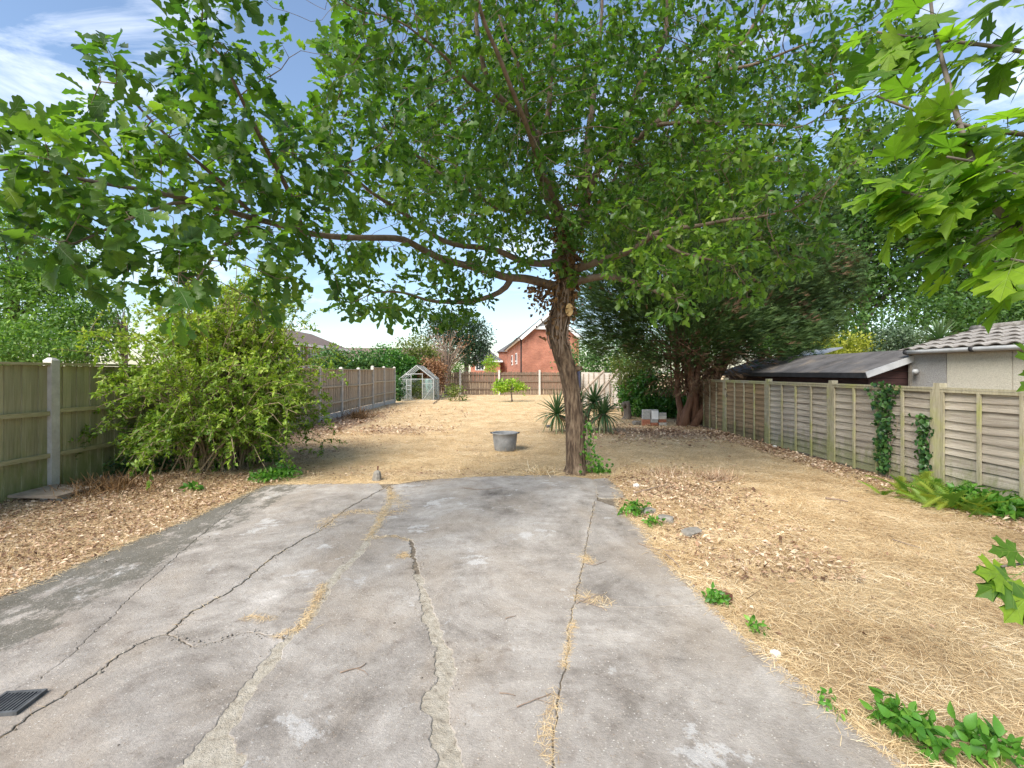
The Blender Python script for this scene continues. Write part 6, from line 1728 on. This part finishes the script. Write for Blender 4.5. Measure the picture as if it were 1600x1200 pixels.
bush('golden_bush', 'golden yellow bush above the shed roof', (13.6, 20, 0), [(1320, 545, 20, 45, 22, .9), (1345, 555, 20, 35, 16, .8), (1290, 555, 20, 22, 14, .7), (1320, 575, 20, 45, 20, .8)], 320, 16, .18, .15, M['yellow'], M['graybark'], nst=10)
bush('grey_green_bush', 'rounded grey green bush between the golden bush and garage', (14.6, 18, 0), [(1405, 530, 18, 24, 18, .7), (1400, 555, 18, 30, 22, .7)], 200, 16, .16, .12, M['grey_green'], M['graybark'], nst=8)
bush('dark_shed_bush', 'dark green bush behind the far end of the shed', (10.4, 20, 0), [(1215, 545, 20, 30, 22, .8), (1250, 550, 20, 28, 20, .8), (1235, 575, 20, 45, 16, .8)], 240, 16, .18, .14, M['lefttree'], M['graybark'], nst=8)
for k, (px, py) in enumerate(((1468, 522),)):
    c = wp(px, py, 14); rosette('palm_like_plant', ('spiky palm like plant behind the garage roof verge', 'second spiky palm like plant closer to the garage ridge')[k], (c[0], 14, 0), [c + np.array((0, 0, -.2))], .7, 90, M['swordpale'] if k else M['sword'], None, 'plant')

# ------------------------------------------------------------------ greenhouse
gh = empty('greenhouse', (-5.45, 28, 0), 'small aluminium framed greenhouse with sloping glass roof by the left fence', 'greenhouse')
g0, g1, h0, h1, ge, gr = -6.42, -4.45, 27.0, 28.9, 1.22, 2.0; gm = (g0 + g1) / 2
def bar(p, q, w=.045, nm='frame_bar', mat='alu', par=None):
    w *= .72; m = MB(); m.beam(p, q, w, w); return m.build(nm, M[mat], par or gh)
for y in (h0, h1):
    for x in (g0, g1): bar((x, y, 0), (x, y, ge))
    bar((g0, y, ge), (gm, y, gr), .06); bar((g1, y, ge), (gm, y, gr), .06); bar((g0, y, .03), (g1, y, .03)); bar((g0 + .02, y, ge), (g1 - .02, y, ge), .035)
for x, z in ((g0, ge), (g1, ge), (gm, gr), (g0, .03), (g1, .03)): bar((x, h0 + .03, z), (x, h1 - .03, z), .06)
dx0, dx1 = gm - .42, gm + .22
for x in (-5.98, dx0 + .12, dx1 + .12): bar((x, h0 - .005, .05), (x, h0 - .005, ge + .28 if x > -5.9 else ge))
bar((dx0 + .1, h0 - .01, 1.52), (dx1 + .15, h0 - .01, 1.52), .05)
bar((-6.1, h0 - .03, 1.5), (dx0 + .12, h0 - .03, 1.5), .07)
for z in (.62, .85): bar((-5.98, h0 - .008, z), (dx0 + .12, h0 - .008, z), .05)
bar((dx1 + .14, h0 - .008, .98), (g1 - .02, h0 - .008, .98), .03); bar((-5.95, h0 - .004, .45), (-5.6, h0 - .004, .05), .03); bar((g1 - .05, h0 - .004, .8), (dx1 + .16, h0 - .004, .05), .03)
for y in (27.63, 28.27):
    bar((g1, y, .06), (g1, y, ge - .03), .035); bar((g0, y, .06), (g0, y, ge - .03), .035); bar((g1 - .01, y, ge + .02), (gm + .02, y, gr - .02), .04); bar((g0 + .01, y, ge + .02), (gm - .02, y, gr - .02), .04)
def pane(a, b, c, d):
    m = MB(); m.quad(a, b, c, d); o = m.build('pane', M['glass'], gh); md = o.modifiers.new('t', 'SOLIDIFY'); md.thickness = .004
for x0, x1 in ((g0 + .03, -6.0), (-5.95, dx0 + .09), (dx1 + .15, g1 - .03)): pane((x0, h0, .06), (x1, h0, .06), (x1, h0, ge - .03), (x0, h0, ge - .03))
ys_ = [h0, 27.63, 28.27, h1]
for a, b in zip(ys_[:-1], ys_[1:]):
    for x in (g0, g1): pane((x, a + .03, .07), (x, b - .03, .07), (x, b - .03, ge - .04), (x, a + .03, ge - .04))
    for x in (g0, g1):
        if x == g1 and a > 27.5 and a < 28: continue
        pane((x, a + .03, ge + .03), (x, b - .03, ge + .03), (gm, b - .03, gr - .03 + .03), (gm, a + .03, gr - .03 + .03))
pane((g0 + .03, h1, .06), (g1 - .03, h1, .06), (g1 - .03, h1, ge - .03), (g0 + .03, h1, ge - .03))
m = MB()                                              # mint sheet hanging inside
for i in range(8):
    for j in range(7): u, t_ = i / 7, j / 6; m.v.append((-4.62 - .42 * u * (1 - .3 * t_) , 27.35 + .12 * math.sin(u * 8) + .05 * t_, 1.12 - .6 * t_ + .12 * math.sin(u * 3.1) - .25 * u * t_))
for i in range(7):
    for j in range(6): a = i * 7 + j; m.f.append((a, a + 1, a + 8, a + 7))
o = m.build('mint_sheet', M['mint'], None, True); tag(o, 'pale mint sheet hanging inside the greenhouse', 'sheet'); o.modifiers.new('t', 'SOLIDIFY').thickness = .01

# ------------------------------------------------------------------ objects on the ground
tubc = gp(790, 706); ty = tubc[1] + .2; tx = (789 - CX) / F * ty
tub = empty('metal_tub', (tx, ty, 0), 'round grey galvanised tub standing on the dry lawn', 'tub')
prof = [(.215, .0), (.225, .012), (.245, .12), (.262, .25), (.272, .345), (.285, .352), (.285, .368), (.272, .372), (.262, .36), (.255, .27)]
m = MB(); NN = 40
for r_, z in prof:
    for k in range(NN): a = k / NN * 6.2832; m.v.append((tx + r_ * .94 * math.cos(a), ty + r_ * .94 * math.sin(a), z))
for i in range(len(prof) - 1):
    for k in range(NN): m.f.append((i * NN + k, i * NN + (k + 1) % NN, (i + 1) * NN + (k + 1) % NN, (i + 1) * NN + k))
m.f.append(tuple(range(NN))[::-1]); m.build('bowl', M['tub'], tub, True)
m = MB(); m.v = [(tx, ty, .325)] + [(tx + .245 * math.cos(k / 24 * 6.2832), ty + .245 * math.sin(k / 24 * 6.2832), .30 + .015 * math.sin(k * 2.1)) for k in range(24)]; m.f = [(0, 1 + k, 1 + (k + 1) % 24) for k in range(24)]; m.build('soil_fill', M['soil'], tub)
for s in (-1, 1):
    m = MB(); a = np.linspace(0, math.pi, 9); m.tube([(tx + s * (.264 + .035 * math.sin(q)), ty - .07 * math.cos(q), .355 + .012 * math.sin(q)) for q in a], .009, 6); m.build('handle', M['iron'], tub, True)

def rock_mesh(sx, sy, sz, seed, sub=2, rough=.22):
    bm = bmesh.new(); bmesh.ops.create_icosphere(bm, subdivisions=sub, radius=1)
    for v_ in bm.verts:
        n_ = 1 + rough * mnoise.noise(v_.co * 1.3 + Vector((seed * 7, 0, 0))) + rough * .5 * mnoise.noise(v_.co * 3.1 + Vector((0, seed * 5, 0)))
        c_ = v_.co * n_; c_ = Vector([max(-.72, min(.72, q)) for q in c_]); v_.co = Vector((c_.x * sx, c_.y * sy, c_.z * sz))
    me = bpy.data.meshes.new('rock'); bm.to_mesh(me); bm.free(); return me
def rock(px, py, s, rz, lab, mat='stone', seed=0, name='stone', cat='stone', grp=None, tilt=0):
    b = gp(px, py); ind = bool(in_drive(np.array(b[0]), np.array(b[1])))
    z = .016 if ind else float(gz(*b))
    o = link(name, rock_mesh(*s, seed), M[mat], None, (b[0], b[1] + s[1] * .5, z + s[2] * .55), (tilt, 0, rz)); tag(o, lab, cat, grp); return o
rock(1083, 838, (.16, .075, .05), .55, 'flat grey broken concrete piece on the straw', seed=1, name='concrete_piece', cat='rubble', tilt=.25)
rock(1012, 806, (.12, .09, .05), .3, 'grey rubble lump beside the dark green weed', seed=2, name='rubble_lump', cat='rubble')
rock(1042, 818, (.11, .08, .055), -.5, 'darker rubble lump next to the broken concrete piece', seed=3, name='rubble_lump', cat='rubble')
rock(1214, 1030, (.032, .03, .028), .4, 'small white stone at the edge of the concrete', 'whitestone', 4)
rock(995, 768, (.05, .05, .04), .4, 'pale stone at the back corner of the concrete', 'whitestone', 5)
rock(1435, 752, (.05, .05, .045), .9, 'round white stone at the foot of the lap fence', 'whitestone', 6)
rock(1470, 795, (.05, .04, .035), .2, 'white stone in front of the fern', 'whitestone', 7)
rock(1212, 700, (.05, .05, .04), .2, 'white stone by the second fence post', 'whitestone', 8)
rock(857, 668, (.09, .08, .06), .2, 'dark stone on the lawn left of the oak', 'iron', 9)
rock(995, 664, (.16, .13, .1), .2, 'grey rock lying left of the brick stack', 'stone', 10)
o = rock(1138, 945, (.045, .03, .05), .5, 'dark rusty scrap standing in the straw edge', 'rust', 11, 'rusty_scrap', 'scrap')

# lump of concrete with an iron stub
lp_ = gp(589, 751); lump = empty('concrete_lump', (lp_[0], lp_[1], 0), 'pale concrete lump with a dark iron stub at the back of the driveway', 'concrete lump')
m = MB(); m.tube([(lp_[0] + dx, lp_[1], z) for dx, z in ((0, -.02), (0, .03), (.004, .08), (.0, .125), (-.01, .15))], [.078, .07, .062, .052, .03], 9); m.build('lump', M['stone'], lump)
m = MB(); m.tube([(lp_[0] + .01, lp_[1], .13), (lp_[0] + .014, lp_[1], .215)], .011, 7); m.build('iron_stub', M['rust'], lump)

# bricks stacked by the laurel, each on its own, and a sheet of paper
bx0, by0 = gp(1003, 665); ppm = by0 / F
seq = {0: 'gggro'[::-1], 1: 'ggggr'[::-1], 2: 'gwrg'[::-1]}
bl, bhh = .235, .098
cnt = 0
ordin = ('lowest', 'second', 'third', 'fourth', 'topmost')
for cidx, (x, courses) in enumerate(((bx0 + .12, 5), (bx0 + .365, 5), (bx0 + .61, 4))):
    for k in range(courses):
        ch = seq[cidx][k]
        mat = {'g': 'brick_grey', 'r': 'brick_red', 'o': 'brick_red', 'w': 'conc_post'}[ch]
        m = MB(); m.box((0, 0, 0), (bl - .006, .12, bhh - .003)); me = m.mesh('brick'); me.materials.append(M[mat])
        bm = bmesh.new(); bm.from_mesh(me); bmesh.ops.bevel(bm, geom=bm.edges[:], offset=.006, segments=1, affect='EDGES'); bm.to_mesh(me); bm.free()
        o = link('brick', me, None, None, (x + rng.normal(0, .004), by0 + rng.normal(0, .006), float(gz(x, by0)) + (k + .5) * bhh), (0, 0, rng.normal(0, .02)))
        colr = {'g': 'grey', 'r': 'red', 'o': 'orange', 'w': 'whitish'}[ch]
        pos_n = ordin[k] if k < courses - 1 else 'topmost'
        tag(o, f'{colr} brick, {pos_n} in the ' + ('stack farthest from the cypress', 'middle stack with the paper', 'shorter stack nearest the cypress')[cidx], 'brick', 'bricks stacked before the laurel')
m = MB(); m.box((bx0 + .375, by0 - .075, .32), (.20, .003, .25), Matrix.Rotation(-.06, 3, 'X')); o = m.build('paper_sheet', M['paper']); tag(o, 'blank white sheet of paper propped on the brick stack', 'paper')

# board resting on bricks at the left fence
bb = gp(76, 792)
m = MB(); m.add([(-5.95, 5.6, .12), (-5.42, 5.66, .095), (-5.38, 6.1, .105), (-5.92, 6.14, .13), (-5.95, 5.6, .15), (-5.42, 5.66, .125), (-5.38, 6.1, .135), (-5.92, 6.14, .16)], [(3, 2, 1, 0), (4, 5, 6, 7), (0, 1, 5, 4), (1, 2, 6, 5), (2, 3, 7, 6), (3, 0, 4, 7)])
o = m.build('wooden_board', M['timber']); tag(o, 'flat timber board lying on a block at the foot of the left fence', 'board')
m = MB(); m.box((-5.55, 5.78, .045), (.22, .16, .13)); o = m.build('concrete_block', M['brick_grey']); tag(o, 'grey block holding up the flat timber board', 'block')
m = MB(); m.box((-5.8, 6.02, .055), (.18, .18, .15)); o = m.build('support_block', M['brick_grey']); tag(o, 'hidden block under the rear of the timber board', 'block')

# drain grate
dc = gp(18, 1107); dg = empty('drain_grate', (dc[0], dc[1], .02), 'black slotted drain grate set in the concrete', 'drain')
dw, dl, rz_d = .17, .15, .1
Rm = Matrix.Rotation(rz_d, 3, 'Z')
def dgbox(c, d, nm, mat, par):
    m = MB(); m.box(tuple(Vector((dc[0], dc[1], 0)) + Rm @ Vector(c)), d, Rm); return m.build(nm, mat, par)
dgbox((0, 0, .021), (dw, dl, .004), 'hole_shade_plate', M['hole_shade'], dg)  # black plate lying on the slab, painted shade in place of a hole
for s in (-1, 1): dgbox((s * dw / 2, 0, .027), (.014, dl + .014, .018), 'rim', M['iron'], dg); dgbox((0, s * dl / 2, .0265), (dw - .016, .014, .017), 'rim', M['iron'], dg)
for k in range(9): dgbox((-dw / 2 + .017 + k * .017, 0, .0295), (.007, dl - .016, .008), 'bar', M['iron'], dg)

# twigs lying about
tw = [([(531, 1058), (545, 1054), (562, 1050), (573, 1043)], 'dark forked twig on the middle slab', .004), ([(808, 1112), (830, 1103), (846, 1095), (862, 1092)], 'pale dry stalk by the straw in the right joint', .003), ([(780, 1090), (795, 1092), (806, 1094)], 'short brown twig on the wide slab', .003),
      ([(900, 948), (925, 938), (945, 932)], 'thin twig across the cross joint', .003), ([(905, 942), (930, 952), (950, 958)], 'twig crossing the thin one at the cross joint', .003), ([(790, 972), (797, 970), (806, 967)], 'tiny twig in the middle of the wide slab', .003),
      ([(998, 853), (1020, 862), (1045, 866), (1062, 868)], 'long curved twig on the right slab edge', .005), ([(1040, 872), (1055, 885), (1062, 893)], 'pale stick at the right slab edge', .006), ([(1395, 848), (1415, 855), (1438, 861)], 'dark stick on the open straw', .006),
      ([(915, 885), (930, 888), (948, 880)], 'bent twig beside the straw clump', .003), ([(725, 765), (745, 768), (768, 766), (785, 764)], 'thin twig near the back edge of the concrete', .004), ([(990, 778), (1015, 775), (1040, 768)], 'long grey stick on the rubble heap', .009),
      ([(1290, 782), (1310, 785), (1325, 788)], 'dark flat bark scrap on the straw path', .014), ([(1110, 757), (1135, 752), (1150, 746)], 'brown stick in the tangle of dead stems', .008), ([(677, 632), (682, 628), (687, 624)], 'rusty stick poking from the lawn near the greenhouse', .03),
      ([(606, 640), (607, 630), (608, 624)], 'thin dead stem near the far left fence', .012)]
for pts, lab, r_ in tw:
    g3 = []
    for k, (a, b) in enumerate(pts):
        q = gp(a, b); ind = bool(in_drive(np.array(q[0]), np.array(q[1]))); z = (.022 if ind else float(gz(*q)) + .03)
        g3.append((q[0], q[1], z + r_ * .5 + (.004 * math.sin(k * 2.2))))
    P, Q = resample(np.array(g3), np.linspace(r_, r_ * .55, len(g3)), .02)
    P = P + np.array([[mnoise.noise((q[0] * 20, q[1] * 20, s)) * .006 for s in (0, 3)] + [0] for q in P])
    m = MB(); m.tube(P, Q, 6)
    if len(pts) > 3: 
        i = len(P) // 2; m.tube([P[i], P[i] + np.array((.05, -.03, .006)), P[i] + np.array((.08, -.06, .004))], [r_ * .6, r_ * .5, r_ * .3], 5)
    o = m.build('twig', M['deadwood'], None, True); tag(o, lab, 'twig', 'twigs lying about')
